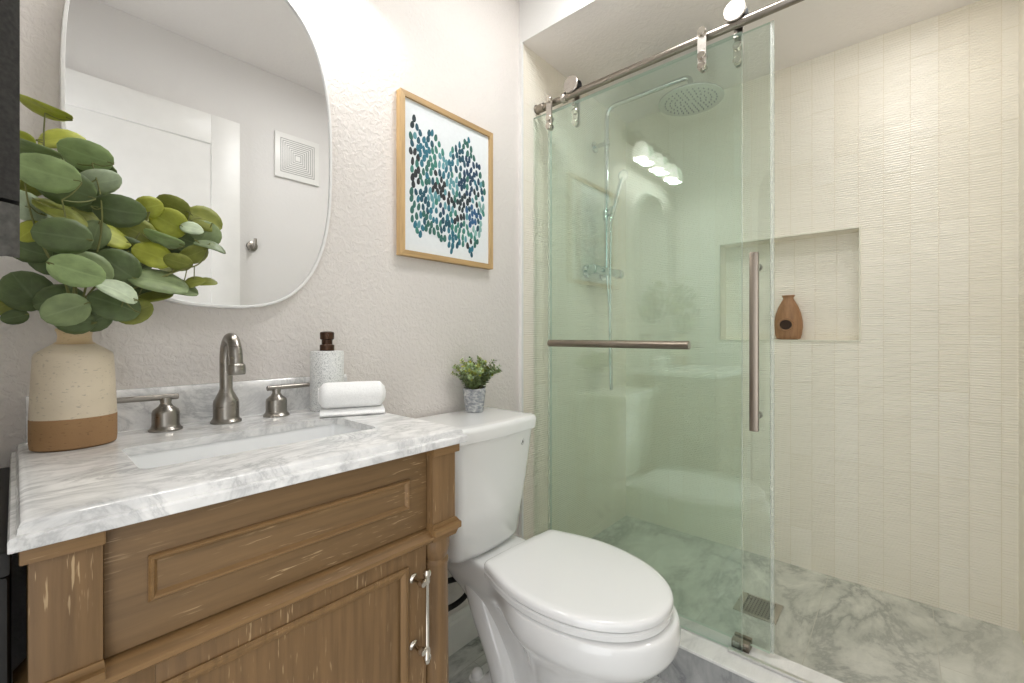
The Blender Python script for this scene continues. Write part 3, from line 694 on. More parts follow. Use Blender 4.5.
# ================================================================== MIRROR AND PICTURE
MX, MZ, MA, MB_ = 0.2973, 1.502, 0.2450, 0.388
def sell(a, b2, y, n=2.75, N=160):
    out = []
    for i in range(N):
        q = 2*PI*i/N; cq, sq = math.cos(q), math.sin(q)
        out.append(Vector((MX+a*math.copysign(abs(cq)**(2/n), cq), y, MZ+b2*math.copysign(abs(sq)**(2/n), sq))))
    return out
mi = thing('wall_mirror', 'large rounded wall mirror with thin white rim above the sink', 'mirror', (MX, YB, MZ))
b = bm_new(); loft(b, [sell(MA, MB_, YB-0.001), sell(MA, MB_, YB-0.022), sell(MA-0.001, MB_-0.001, YB-0.024), sell(MA-0.005, MB_-0.005, YB-0.024), sell(MA-0.006, MB_-0.006, YB-0.023), sell(MA-0.006, MB_-0.006, YB-0.015)], True, False)
obj('frame', b, M['mframe'], mi, 40)
b = bm_new(); loft(b, [sell(MA-0.0062, MB_-0.0062, YB-0.012), sell(MA-0.0062, MB_-0.0062, YB-0.0195)]); obj('mirror_glass', b, M['mirror'], mi, 20)

PX0, PX1, PZ0, PZ1, PY = 0.749, 1.141, 1.292, 1.782, 1.098
fp = thing('framed_print', 'pale oak framed abstract print of teal and navy dabs on the wall', 'picture', (0.945, YB, 1.537))
def bar4(x0, x1, z0, z1, w, y0, y1):
    def quad(P): b = bm_new(); loft(b, [[Vector((x, y0, z)) for x, z in P], [Vector((x, y1, z)) for x, z in P]]); return b
    return (quad([(x0, z1), (x1, z1), (x1-w, z1-w), (x0+w, z1-w)]), quad([(x0, z0), (x1, z0), (x1-w, z0+w), (x0+w, z0+w)]),
            quad([(x0, z0), (x0, z1), (x0+w, z1-w), (x0+w, z0+w)]), quad([(x1, z0), (x1, z1), (x1-w, z1-w), (x1-w, z0+w)]))
for q, hb in enumerate(bar4(PX0, PX1, PZ0, PZ1, 0.0165, PY, YB-0.001)): obj('frame_bar', hb, M['oakframe_h' if q < 2 else 'oakframe'], fp, 20)
obj('paper', bx(PX0+0.012, PX1-0.012, PY+0.008, YB-0.003, PZ0+0.012, PZ1-0.012), M['paper'], fp)
ux0, ux1, uz0, uz1 = PX0+0.0165, PX1-0.0165, PZ0+0.0165, PZ1-0.0165
UP = [(.06, .86), (.09, .91), (.15, .84), (.2, .78), (.25, .82), (.3, .88), (.36, .82), (.4, .76), (.465, .69), (.5, .74), (.54, .80), (.65, .86), (.73, .92), (.78, .84), (.83, .79), (.9, .71), (.95, .55)]
LO = [(.06, .25), (.12, .16), (.15, .10), (.22, .17), (.3, .15), (.38, .11), (.45, .12), (.52, .045), (.6, .10), (.7, .13), (.77, .05), (.82, .10), (.87, .14), (.9, .30), (.95, .45)]
def interp(P, x):
    for (a, b1), (c, d1) in zip(P[:-1], P[1:]):
        if a <= x <= c: return b1+(d1-b1)*(x-a)/(c-a)
    return None
CL = [(.10, .88, 0), (.14, .82, 1), (.3, .85, 1), (.2, .72, 2), (.36, .74, 4), (.28, .64, 4), (.12, .58, 7), (.22, .54, 6), (.1, .5, 7), (.32, .5, 7), (.42, .48, 7), (.42, .62, 3), (.52, .52, 3), (.5, .62, 2), (.6, .72, 1), (.72, .85, 6),
      (.72, .66, 5), (.82, .6, 5), (.7, .54, 5), (.86, .52, 0), (.92, .6, 6), (.5, .4, 7), (.6, .4, 0), (.7, .43, 0), (.58, .33, 7), (.3, .38, 3), (.2, .36, 1), (.12, .32, 6), (.34, .28, 2), (.24, .22, 6), (.15, .14, 2), (.42, .22, 1), (.52, .14, 2),
      (.62, .22, 4), (.7, .2, 4), (.82, .32, 8), (.78, .37, 8), (.88, .26, 9), (.92, .44, 9), (.78, .08, 7), (.86, .16, 6), (.6, .12, 1), (.42, .14, 6), (.45, .33, 5)]
rp = random.Random(11); pts = []
for _ in range(30000):
    s, q = rp.uniform(.07, .945), rp.uniform(.04, .92)
    hi, lo = interp(UP, s), interp(LO, s)
    if hi is None or not (lo < q < hi): continue
    if all(((s-a)*0.36/0.0120)**2+((q-c)*0.457/0.0200)**2 > 1 for a, c in pts): pts.append((s, q))
b = bm_new()
for s, q in pts:
    k = min(CL, key=lambda e: (e[0]-s)**2+(e[1]-q)**2+rp.random()*0.006)[2]
    if rp.random() < 0.22: k = rp.choice((1, 2, 4, 6, 3))
    cx, cz = ux0+s*(ux1-ux0), uz0+q*(uz1-uz0); ra, rb, tl_ = 0.0064*rp.uniform(.85, 1.12), 0.0118*rp.uniform(.85, 1.15), rp.uniform(-.25, .25)
    P = []
    for i in range(12):
        a = 2*PI*i/12; ex, ez = ra*math.cos(a)*(1-0.18*math.sin(a)), rb*math.sin(a)
        P.append((cx+ex*math.cos(tl_)-ez*math.sin(tl_), cz+ex*math.sin(tl_)+ez*math.cos(tl_)))
    nf = len(b.faces); loft(b, [[Vector((x, PY+0.0085, z)) for x, z in P], [Vector((x, PY+0.0072, z)) for x, z in P]], False, True)
    b.faces.ensure_lookup_table()
    for f in b.faces[nf:]: f.material_index = k
obj('print_dabs', b, DROP_M, fp, None)

# ================================================================== TOILET
tcx, tcy, TR = 0.976, 0.835, math.radians(-3.0)
def TL(x, y, z):                                   # toilet's own axes (x across, y from seat back, forward is -y)
    return Vector((tcx+x*math.cos(TR)-y*math.sin(TR), tcy+x*math.sin(TR)+y*math.cos(TR), z))
to = thing('toilet', 'white two-piece toilet with closed lid between vanity and shower', 'toilet', (0.96, 0.85, 0))
def egg(hw, yf, yb, ym, z, pf=2.15, pb=2.9, N=72):
    out = []
    for i in range(N):
        a = 2*PI*i/N; ca, sa = math.cos(a), math.sin(a); p = pb if sa > 0 else pf
        x = hw*math.copysign(abs(ca)**(2/p), ca); y = ym+(yb-ym if sa > 0 else ym-yf)*math.copysign(abs(sa)**(2/p), sa)
        out.append(TL(x, y, z))
    return out
def keyhole(z, hf, hb, yf, yb, ym=-0.19, yn=0.03, dip=0.0):
    side = []
    for i in range(19):
        a = 0.5*PI*(1-i/18); side.append((hf*math.cos(a)**(2/2.15), ym-(ym-yf)*math.sin(a)**(2/2.15)))
    for i in range(1, 15):
        t = i/14; s = t*t*(3-2*t); side.append((hf+(hb-hf)*s-dip*math.sin(PI*t)**2, ym+(yn-ym)*t))
    r = 0.018
    side.append((hb, yn+(yb-yn)*0.5))
    for i in range(5):
        a = 0.5*PI*i/4; side.append((hb-r+r*math.cos(a), yb-r+r*math.sin(a)))
    right = [TL(x, y, z) for x, y in side]; left = [TL(-x, y, z) for x, y in side]
    return right[1:]+list(reversed(left))
K = [(0.403, .174, .094, -.452, .212, 0), (0.4005, .182, .103, -.462, .218, 0), (0.393, .1865, .106, -.4665, .22, 0), (0.370, .1885, .108, -.4695, .22, 0), (0.345, .187, .108, -.468, .22, 0), (0.326, .178, .104, -.455, .218, .002), (0.300, .157, .090, -.432, .195, .010),
     (0.265, .135, .074, -.392, .165, .016), (0.215, .117, .062, -.352, .128, .020), (0.16, .104, .054, -.322, .10, .022), (0.10, .098, .050, -.302, .085, .022), (0.05, .097, .050, -.298, .085, .018), (0.034, .098, .052, -.300, .09, .016), (0.030, .104, .078, -.306, .138, 0), (0.022, .110, .084, -.312, .143, 0), (0.0, .111, .085, -.313, .144, 0)]
b = bm_new(); loft(b, [keyhole(z, hf, hb, yf, yb, dip=dp) for z, hf, hb, yf, yb, dp in K])
bo = obj('bowl', b, M['porcelain'], to, 60)
sub = bo.modifiers.new('smooth', 'SUBSURF'); sub.levels = 1; sub.render_levels = 1
# trapway swelling along both sides of the foot
for s in (-1, 1):
    b = bm_new()
    tube(b, [TL(s*0.048, 0.14, 0.375), TL(s*0.050, 0.115, 0.31), TL(s*0.050, 0.085, 0.24), TL(s*0.046, 0.045, 0.16), TL(s*0.044, 0.015, 0.09), TL(s*0.044, 0.0, 0.012)], lambda t: 0.050-0.010*t, 24, 8)
    obj('trapway', b, M['porcelain'], bo, 60)
    b = bm_new(); c0 = TL(s*0.062, 0.112, 0)
    lathe(b, [(0.019, 0.029), (0.0185, 0.036), (0.016, 0.046), (0.010, 0.053), (0.002, 0.0555)], (c0.x, c0.y, 0.0), 24); obj('bolt_cap', b, M['porcelain'], to, 60)
# seat ring (closed under the lid) and lid
b = bm_new()
def seat_ring(z, hw, yf, yb, ym=-0.19, r=0.022):
    side = []; hb = hw*0.80
    for i in range(21):
        a = 0.5*PI*(1-i/20); side.append((hw*math.cos(a)**(2/2.12), ym-(ym-yf)*math.sin(a)**(2/2.12)))
    for i in range(1, 13):
        t = i/12; side.append((hw+(hb-hw)*(t*t*(1.35-0.35*t)), ym+(yb-r-ym)*t))
    for i in range(1, 7):
        a = 0.5*PI*i/6; side.append((hb-r+r*math.cos(a), yb-r+r*math.sin(a)))
    side.append((hb*0.4, yb+0.003))
    return [TL(x, y, z) for x, y in side[1:]]+[TL(-x, y, z) for x, y in reversed(side)]
E0 = [(0.4045, .176, -.439, -.006), (0.407, .1835, -.448, -.001), (0.420, .1845, -.450, 0), (0.4235, .181, -.446, -.003)]
loft(b, [seat_ring(z, hw, yf, yb) for z, hw, yf, yb in E0]); obj('seat', b, M['seat_p'], to, 40)
b = bm_new()
E1 = [(0.4265, .181, -.445, -.004), (0.4285, .185, -.4505, 0), (0.438, .185, -.451, 0), (0.4435, .1825, -.448, -.003), (0.4468, .177, -.441, -.009), (0.4480, .162, -.42, -.03), (0.4486, .12, -.36, -.06), (0.4488, .05, -.27, -.12)]
loft(b, [seat_ring(z, hw, yf, yb) for z, hw, yf, yb in E1]); obj('lid', b, M['seat_p'], to, 50)
for s in (-1, 1):
    b = bm_new(); p0, p1 = TL(s*0.055, 0.012, 0.417), TL(s*0.115, 0.012, 0.417); cyl(b, p0, p1, 0.0125, n=20, bev=0.003)
    c0 = TL(s*0.085, 0.014, 0); box(b, c0.x-0.02, c0.x+0.02, c0.y-0.011, c0.y+0.013, 0.402, 0.416, 0.004); obj('hinge', b, M['seat_p'], to)
# tank and lid, front slightly bowed
TXC = 0.944
def tank_ring(z, hw, yf, yb=1.100, bow=0.014, r=0.028, i=0.0):
    hw -= i; yf += i; yb -= i*0.5; side = []
    for k in range(11):
        q = k/10; x = q*(hw-r); side.append((x, yf-bow*(1-(x/hw)**2)))
    yc = side[-1][1]
    for k in range(1, 8):
        a = 0.5*PI*k/7; side.append((hw-r+r*math.sin(a), yc+r*(1-math.cos(a))))
    side += [(hw, yc+r+(yb-0.012-yc-r)*0.5)]
    for k in range(5):
        a = 0.5*PI*k/4; side.append((hw-0.012+0.012*math.cos(a), yb-0.012+0.012*math.sin(a)))
    side.append((hw*0.5, yb))
    right = [Vector((TXC+x, y, z)) for x, y in side]; left = [Vector((TXC-x, y, z)) for x, y in side[1:]]
    return right+list(reversed(left))
b = bm_new(); loft(b, [tank_ring(0.405, .118, .945), tank_ring(0.412, .128, .932), tank_ring(0.43, .134, .922), tank_ring(0.60, .152, .900), tank_ring(0.762, .168, .885)]); obj('tank', b, M['porcelain'], to, 50)
b = bm_new(); loft(b, [tank_ring(0.757, .170, .882), tank_ring(0.760, .175, .876), tank_ring(0.786, .177, .873), tank_ring(0.794, .1755, .875), tank_ring(0.799, .172, .879), tank_ring(0.801, .166, .886), tank_ring(0.8015, .14, .91)]); obj('tank_lid', b, M['porcelain'], to, 50)
ep, _ = at(522.6, 441.2, 0.879)
b = bm_new(); lathe(b, [(0.0105, 0.0), (0.0105, -0.004), (0.0, -0.0042)], (ep.x, 0.8836, ep.z), 24, sx=0.8, sy=1.0, axis='Y', cap1=False)
em = obj('emblem', b, M['emblem'], to, 30)
b = bm_new(); lathe(b, [(0.0080, -0.003), (0.0080, -0.0052), (0.0, -0.0053)], (ep.x, 0.8836, ep.z), 24, sx=0.8, axis='Y', cap1=False); obj('emblem_field', b, M['seat_p'], em, 30)
b = bm_new(); prism(b, [(ep.x-0.0025, ep.z-0.0048), (ep.x+0.0022, ep.z-0.0048), (ep.x+0.003, ep.z-0.001), (ep.x+0.001, ep.z+0.005), (ep.x-0.0012, ep.z+0.0035), (ep.x-0.003, ep.z-0.001)], 'Y', 0.8790, 0.8778); obj('emblem_mark', b, M['emblem_d'], em, None)
# black braided supply hose: from the stop valve on the wall up to the tank
ho = thing('supply_hose', 'black water supply hose looping beside the toilet at the wall', 'hose', (0.86, 1.06, 0.2))
b = bm_new(); tube(b, [(0.80, 1.075, 0.20), (0.86, 1.065, 0.198), (0.925, 1.058, 0.198), (0.965, 1.052, 0.212), (0.977, 1.050, 0.238), (0.962, 1.052, 0.266), (0.925, 1.056, 0.280), (0.87, 1.062, 0.292), (0.835, 1.062, 0.33), (0.832, 1.05, 0.400)], 0.0085, 14, 8); obj('hose', b, M['black_r'], ho)
b = bm_new(); cyl(b, (0.80, 1.1185, 0.20), (0.80, 1.060, 0.20), 0.009, n=16); lathe(b, [(0.028, 1.1185), (0.027, 1.114), (0.010, 1.110)], (0.80, 0, 0.20), 24, axis='Y'); cyl(b, (0.785, 1.072, 0.20), (0.822, 1.072, 0.20), 0.012, n=16, bev=0.002)
obj('stop_valve', b, M['chrome'], ho)

# ================================================================== SMALL POTTED PLANT ON THE TANK
ppx, ppy, PZ = 1.008, 1.056, 0.8015
pp = thing('potted_plant', 'small leafy green plant in grey cement pot on the toilet tank', 'plant', (ppx, ppy, PZ))
b = bm_new(); lathe(b, [(0.026, PZ), (0.0285, PZ+0.002), (0.0330, PZ+0.03), (0.0375, PZ+0.068), (0.0378, PZ+0.076), (0.0360, PZ+0.0785), (0.0335, PZ+0.076), (0.032, PZ+0.064)], (ppx, ppy, 0), 40, cap1=False); obj('pot', b, M['cement'], pp, 40)
b = bm_new(); lathe(b, [(0.0325, PZ+0.064), (0.030, PZ+0.068), (0.015, PZ+0.072), (0.002, PZ+0.073)], (ppx, ppy, 0), 24); obj('moss', b, M['soil'], pp, 60)
rs_ = random.Random(5); stems = bm_new(); lf = bm_new(); uvl = lf.loops.layers.uv.new('UVMap')
for i in range(64):
    a = rs_.uniform(0, 2*PI); lean = rs_.uniform(0.02, 0.98)**0.6
    ht = rs_.uniform(0.078, 0.122)*(1-0.42*lean) + (0.020 if i % 9 == 0 else 0)
    out = lean*rs_.uniform(0.082, 0.122)
    p0 = Vector((ppx+0.018*lean*math.cos(a), ppy+0.018*lean*math.sin(a), PZ+0.066))
    p2 = Vector((ppx+out*math.cos(a), min(ppy+out*math.sin(a)*0.8, 1.100), PZ+0.072+ht)); p1 = (p0+p2)/2+Vector((0, 0, 0.014))
    path = catmull([p0, p1, p2], 8); tube(stems, path, 0.0007, 5, 1, smooth=False)
    N = len(path)
    for k in range(3, N, 1):
        for sgn in (0, PI):
            dr_ = (path[min(k+1, N-1)]-path[k-1]).normalized(); u, v2 = frame_axes(dr_)
            th = k*1.7+sgn+rs_.uniform(-.4, .4); o_ = (u*math.cos(th)+v2*math.sin(th)); d = (o_*0.85+dr_*0.5).normalized()
            n = (dr_-d*dr_.dot(d)).normalized(); w2 = d.cross(n); L_ = rs_.uniform(0.011, 0.016)*(1-0.35*k/N)
            if path[k].y+d.y*L_ > 1.116: continue
            nf = len(lf.faces); leaf_mesh(lf, uvl, path[k], d, w2, n, L_, L_*0.38, 0.2, 0.15); lf.faces.ensure_lookup_table()
            mi_ = 0 if k < N*0.45 else rs_.choice((0, 2, 3, 5, 5, 4))
            for f in lf.faces[nf:]: f.material_index = mi_
obj('stems', stems, M['stem'], pp); obj('foliage', lf, [M['leaf_'+k] for k in 'abcdef'], pp, 60)

# ================================================================== SHOWER GLASS
GX, DX, RX, RZ = 1.390, 1.427, 1.407, 1.9715      # fixed pane, sliding pane, rail
def pane(x, y0, y1, z0, z1, th=0.009):
    b = bm_new(); box(b, x-th/2, x+th/2, y0, y1, z0, z1)
    for f in b.faces: f.material_index = 0 if abs(f.normal.x) > 0.9 else 1
    return b
# rail
ra = thing('shower_rail', 'round brushed steel rail running above the shower glass', 'rail', (RX, 0.4, RZ))
b = bm_new(); cyl(b, (RX, YT, RZ), (RX, YF+0.006, RZ), 0.0128, n=28); obj('tube', b, M['rail'], ra)
b = bm_new()
cyl(b, (RX, YT+0.0005, RZ), (RX, YT-0.006, RZ), 0.019, n=28, bev=0.0015); cyl(b, (RX, YT-0.005, RZ), (RX, YT-0.04, RZ), 0.0165, n=28, bev=0.001)
obj('wall_socket', b, M['rail'], ra); b = bm_new()
cyl(b, (RX, YF+0.0055, RZ), (RX, YF+0.012, RZ), 0.019, n=28, bev=0.0015); cyl(b, (RX, YF+0.01, RZ), (RX, YF+0.045, RZ), 0.0165, n=28, bev=0.001)
obj('wall_socket', b, M['rail'], ra)
b = bm_new()
for cy in (0.972,):
    cyl(b, (RX, cy-0.009, RZ), (RX, cy+0.009, RZ), 0.0185, n=26, bev=0.002)
    tube(b, [(RX, cy-0.002, RZ+0.016), (RX-0.002, cy-0.008, RZ+0.034), (RX-0.003, cy-0.022, RZ+0.044)], 0.0055, 10, 6)
    cyl(b, (RX-0.014, cy, RZ-0.006), (RX-0.021, cy, RZ-0.006), 0.005, n=14, bev=0.001)
obj('stopper', b, M['steel'], ra)
# fixed pane with clamps and towel bar
fg = thing('fixed_glass_panel', 'fixed green-tinted shower glass panel with a horizontal steel bar', 'glass panel', (GX, 0.73, 0.135))
obj('glass', pane(GX, 0.340, YT+0.001, 0.1365, 1.930), [M['glass'], M['gedge']], fg, None)
def clamp(y):
    b = bm_new(); x = GX-0.0055
    pl = [(y+0.0125*math.cos(a), 1.8705-0.001+0.0125*math.sin(a)) for a in [PI+PI*i/12 for i in range(13)]]+[(y+0.0125*math.cos(a), 1.975+0.0125*math.sin(a)) for a in [PI*i/12 for i in range(13)]]
    prism(b, pl, 'X', x, x-0.006)
    cl = obj('clamp', b, M['steel'], fg, 30)
    for z in (1.975, 1.903, 1.8705):
        b = bm_new(); cyl(b, (x-0.004, y, z), (x-0.0135, y, z), 0.0118, n=26, bev=0.0015); obj('bolt', b, M['chrome_b'], cl)
    for z in (1.903, 1.8705): b = bm_new(); cyl(b, (GX+0.0046, y, z), (GX+0.010, y, z), 0.0115, n=24, bev=0.0012); obj('back_washer', b, M['steel'], cl)
    b = bm_new(); cyl(b, (GX-0.006, y, 1.975), (RX-0.0125, y, 1.9725), 0.006, n=16); obj('rail_stud', b, M['steel'], cl)
clamp(1.025); clamp(0.449)
b = bm_new(); cyl(b, (1.352, 1.004, 1.024), (1.352, 0.476, 1.024), 0.0132, n=28, bev=0.001)
tb = obj('towel_bar', b, M['nickel_d'], fg)
for yy in (0.955, 0.525):
    b = bm_new(); cyl(b, (1.352, yy, 1.024), (GX-0.0055, yy, 1.024), 0.0075, n=18); cyl(b, (GX-0.0125, yy, 1.024), (GX-0.0045, yy, 1.024), 0.013, n=22, bev=0.001); cyl(b, (GX+0.0045, yy, 1.024), (GX+0.009, yy, 1.024), 0.012, n=22, bev=0.001); obj('bar_post', b, M['nickel_d'], tb)
# sliding pane with hangers and pull
dg = thing('sliding_glass_door', 'sliding shower glass door hung from rail rollers with vertical pull handle', 'glass door', (DX, 0.66, 0.15))
obj('glass', pane(DX, 0.2755, 1.0495, 0.147, 1.947), [M['glass'], M['gedge']], dg, None)
for ya, yb in ((0.266, 0.275), (1.050, 1.060)): obj('edge_seal', bx(DX-0.0065, DX+0.0065, ya, yb, 0.150, 1.9465, bev=0.002), M['seal'], dg, 30)
def hanger(y):
    b = bm_new(); wz = RZ+0.0320
    lathe(b, [(0.0, -0.0205), (0.029, -0.0205), (0.0312, -0.0185), (0.0312, -0.0148), (0.0, -0.0145)], (RX, y, wz), 44, axis='X', cap0=False, cap1=False)
    wh = obj('roller_face', b, M['steel'], dg)
    b = bm_new(); lathe(b, [(0.0, 0.0145), (0.0290, 0.0148), (0.0290, 0.0165), (0.0, 0.017)], (RX, y, wz), 44, axis='X', cap0=False, cap1=False); obj('back_disc', b, M['black_r'], wh)
    b = bm_new(); lathe(b, [(0.0188, -0.0142), (0.0188, 0.0142)], (RX, y, wz), 40, axis='X'); obj('tyre', b, M['black_r'], wh)
    x = DX-0.005
    b = bm_new()
    pl = [(y+0.0115*math.cos(a), 1.868+0.0115*math.sin(a)) for a in [PI+PI*i/12 for i in range(13)]]+[(y+0.0115, 2.012), (y-0.0115, 2.012)]
    prism(b, pl, 'X', DX+0.005, DX+0.011); cyl(b, (RX+0.0172, y, wz), (DX+0.012, y, wz), 0.008, n=18)
    box(b, DX-0.0045, DX+0.006, y-0.0115, y+0.0115, 1.9475, 1.953, 0.0005)
    st = obj('hanger', b, M['steel'], dg, 30)
    b = bm_new()
    prism(b, [(y+0.011*math.cos(a), 1.868+0.011*math.sin(a)) for a in [PI+PI*i/12 for i in range(13)]]+[(y+0.011, 1.925), (y-0.011, 1.925)], 'X', x, x-0.003)
    for z in (1.912, 1.869): cyl(b, (x-0.002, y, z), (x-0.0115, y, z), 0.0115, n=26, bev=0.0015)
    obj('bolt_plate', b, M['chrome_b'], st, 30)
    b = bm_new(); cyl(b, (x-0.002, y+0.004, 1.941), (x-0.012, y+0.004, 1.941), 0.0075, n=20, bev=0.001); cyl(b, (x-0.006, y+0.004, 1.941), (x-0.006, y+0.004, 1.956), 0.004, n=12); obj('lift_guard', b, M['steel'], st, 30)
hanger(0.9315); hanger(0.3600)
HXp = DX-0.040; HYp = 0.308
b = bm_new(); box(b, HXp-0.009, HXp+0.009, HYp-0.0115, HYp+0.0115, 0.782, 1.290, 0.0035)
hd = obj('pull_handle', b, M['nickel_d'], dg, 30)
for z in (1.252, 0.822):
    b = bm_new(); cyl(b, (HXp+0.005, HYp, z), (DX-0.0045, HYp, z), 0.008, n=18); cyl(b, (DX+0.0045, HYp, z), (DX+0.014, HYp, z), 0.011, n=22, bev=0.0015); obj('standoff', b, M['steel'], hd)
# threshold strip and door guide on the curb
tr_ = obj('threshold_strip', bx(GX-0.018, GX-0.006, YF+0.006, 0.375, 0.1343, 0.1435, bev=0.002), M['alu'], None, 30, base=(GX-0.012, 0.04, 0.134)); tag(tr_, 'slim polished metal threshold strip along the open shower curb', 'threshold strip')
gd = thing('door_guide', 'small steel floor guide block gripping the bottom of the glass door', 'door guide', (DX-0.012, 0.352, 0.134))
b = bm_new(); box(b, DX-0.026, DX-0.0052, 0.325, 0.372, 0.1342, 0.158, 0.002); box(b, DX+0.0052, DX+0.018, 0.325, 0.372, 0.1342, 0.158, 0.002); box(b, DX-0.026, DX+0.018, 0.325, 0.372, 0.1342, 0.142, 0.0015); obj('block', b, M['nickel_d'], gd, 30)
b = bm_new(); box(b, DX-0.0285, DX-0.0258, 0.352, 0.368, 0.141, 0.155, 0.001); cyl(b, (DX-0.026, 0.336, 0.148), (DX-0.0285, 0.336, 0.148), 0.004, n=14); obj('set_screw', b, M['steel'], gd, 30)

# ================================================================== SHOWER COLUMN
PXs, PYs = 1.858, 1.040
sc_ = thing('shower_column', 'chrome exposed shower column with overhead rain head behind the glass', 'shower', (PXs, YT, 1.36))
b = bm_new(); tube(b, [(PXs, PYs, 1.345), (PXs, PYs, 1.6), (PXs, PYs, 1.9), (PXs, PYs, 2.06), (PXs, PYs-0.003, 2.098), (PXs, PYs-0.018, 2.122), (PXs, PYs-0.045, 2.131), (PXs, PYs-0.10, 2.131), (PXs, PYs-0.24, 2.131), (PXs, 0.690, 2.131), (PXs, 0.660, 2.126), (PXs, 0.650, 2.105), (PXs, 0.650, 2.057)], 0.0105, 18, 8); obj('riser_pipe', b, M['chrome'], sc_)
b = bm_new(); lathe(b, [(0.012, 2.070), (0.018, 2.060), (0.022, 2.047), (0.05, 2.041), (0.122, 2.037), (0.127, 2.033), (0.127, 2.027), (0.120, 2.025)], (PXs, 0.650, 0), 56)
rh = obj('rain_head', b, M['chrome'], sc_)
b = bm_new()
for rr in (0.02, 0.04, 0.06, 0.08, 0.10):
    for k in range(int(rr*300)):
        a = 2*PI*k/int(rr*300); cyl(b, (PXs+rr*math.cos(a), 0.65+rr*math.sin(a), 2.0255), (PXs+rr*math.cos(a), 0.65+rr*math.sin(a), 2.0225), 0.0028, 0.002, 6)
obj('nozzles', b, M['emblem'], rh)
b = bm_new()
for z in (1.965,):
    lathe(b, [(0.026, YT), (0.026, YT-0.006), (0.012, YT-0.010)], (PXs, 0, z), 28, axis='Y'); cyl(b, (PXs, YT-0.004, z), (PXs, PYs, z), 0.010, n=18); cyl(b, (PXs, PYs, z-0.014), (PXs, PYs, z+0.014), 0.0145, n=22, bev=0.002)
obj('wall_bracket', b, M['chrome'], sc_)
b = bm_new(); z = 1.355
for dx in (-0.075, 0.075): lathe(b, [(0.029, YT), (0.029, YT-0.008), (0.016, YT-0.014), (0.014, PYs)], (PXs+dx, 0, z), 26, axis='Y')
cyl(b, (PXs-0.10, PYs, z), (PXs+0.10, PYs, z), 0.020, n=26, bev=0.002)
mx_ = obj('mixer_valve', b, M['chrome'], sc_)
b = bm_new(); cyl(b, (PXs-0.101, PYs, z), (PXs-0.135, PYs, z), 0.023, n=26, bev=0.003); cyl(b, (PXs+0.101, PYs, z), (PXs+0.135, PYs, z), 0.023, n=26, bev=0.003); obj('knob', b, M['chrome'], mx_)
b = bm_new(); cyl(b, (PXs, PYs, 1.60), (PXs, PYs, 1.645), 0.018, n=22, bev=0.002); cyl(b, (PXs, PYs, 1.622), (PXs-0.03, PYs-0.04, 1.630), 0.011, n=16); cyl(b, (PXs-0.032, PYs-0.042, 1.612), (PXs-0.026, PYs-0.046, 1.648), 0.015, n=18, bev=0.002); obj('slide_holder', b, M['chrome'], sc_)
hs = thing('hand_shower', 'slim chrome hand shower with hose held on the shower column', 'hand shower', (PXs-0.03, PYs-0.045, 1.62))
hx0 = Vector((PXs-0.033, PYs-0.041, 1.585)); hx1 = Vector((PXs-0.012, PYs-0.085, 1.78))
b = bm_new(); tube(b, [hx0, hx0+(hx1-hx0)*0.5, hx1], lambda t: 0.0085+0.003*t, 16, 6)
dn = Vector((-0.35, -0.75, -0.45)).normalized(); cyl(b, hx1-dn*0.012+Vector((0, 0, 0.01)), hx1+dn*0.014+Vector((0, 0, 0.01)), 0.016, 0.026, 26, bev=0.002); obj('wand', b, M['chrome'], hs)
b = bm_new(); tube(b, [hx0, hx0+Vector((-0.002, 0.0, -0.10)), (PXs-0.030, PYs-0.035, 1.30), (PXs-0.024, PYs-0.03, 1.0), (PXs-0.012, PYs-0.026, 0.83), (PXs-0.002, PYs-0.024, 0.80), (PXs+0.006, PYs-0.022, 0.83), (PXs+0.004, PYs-0.018, 1.05), (PXs, PYs-0.008, 1.25), (PXs, PYs, 1.34)], 0.0062, 12, 10); obj('hose', b, M['chrome'], hs)

# drain grate in the shower floor
dr0, dr1, dq0, dq1 = 1.694, 1.830, 0.311, 0.445
dt = thing('shower_drain', 'square steel drain grate in the shower floor', 'drain', (1.762, 0.378, 0.078))
b = bm_new(); z0, z1 = 0.0782, 0.0812
box(b, dr0, dr0+0.010, dq0, dq1, z0, z1, .0008); box(b, dr1-0.010, dr1, dq0, dq1, z0, z1, .0008); box(b, dr0+.010, dr1-.010, dq0, dq0+0.022, z0, z1, .0008); box(b, dr0+.010, dr1-.010, dq1-0.022, dq1, z0, z1, .0008)
gr = obj('rim', b, M['steel'], dt, 30)
b = bm_new(); n1, n2 = 9, 9
for i in range(n1): x = dr0+0.010+(dr1-dr0-0.020)*(i+0.5)/n1; box(b, x-0.0024, x+0.0024, dq0+0.022, dq1-0.022, z0, z1-0.0004)
for j in range(1, n2): y = dq0+0.022+(dq1-dq0-0.044)*j/n2; box(b, dr0+0.010, dr1-0.010, y-0.0026, y+0.0026, z0, z1-0.0004)
obj('grate', b, M['steel'], dt, 30)
obj('sump', bx(dr0+0.008, dr1-0.008, dq0+0.01, dq1-0.01, 0.0781, 0.0786), M['black'], dt)

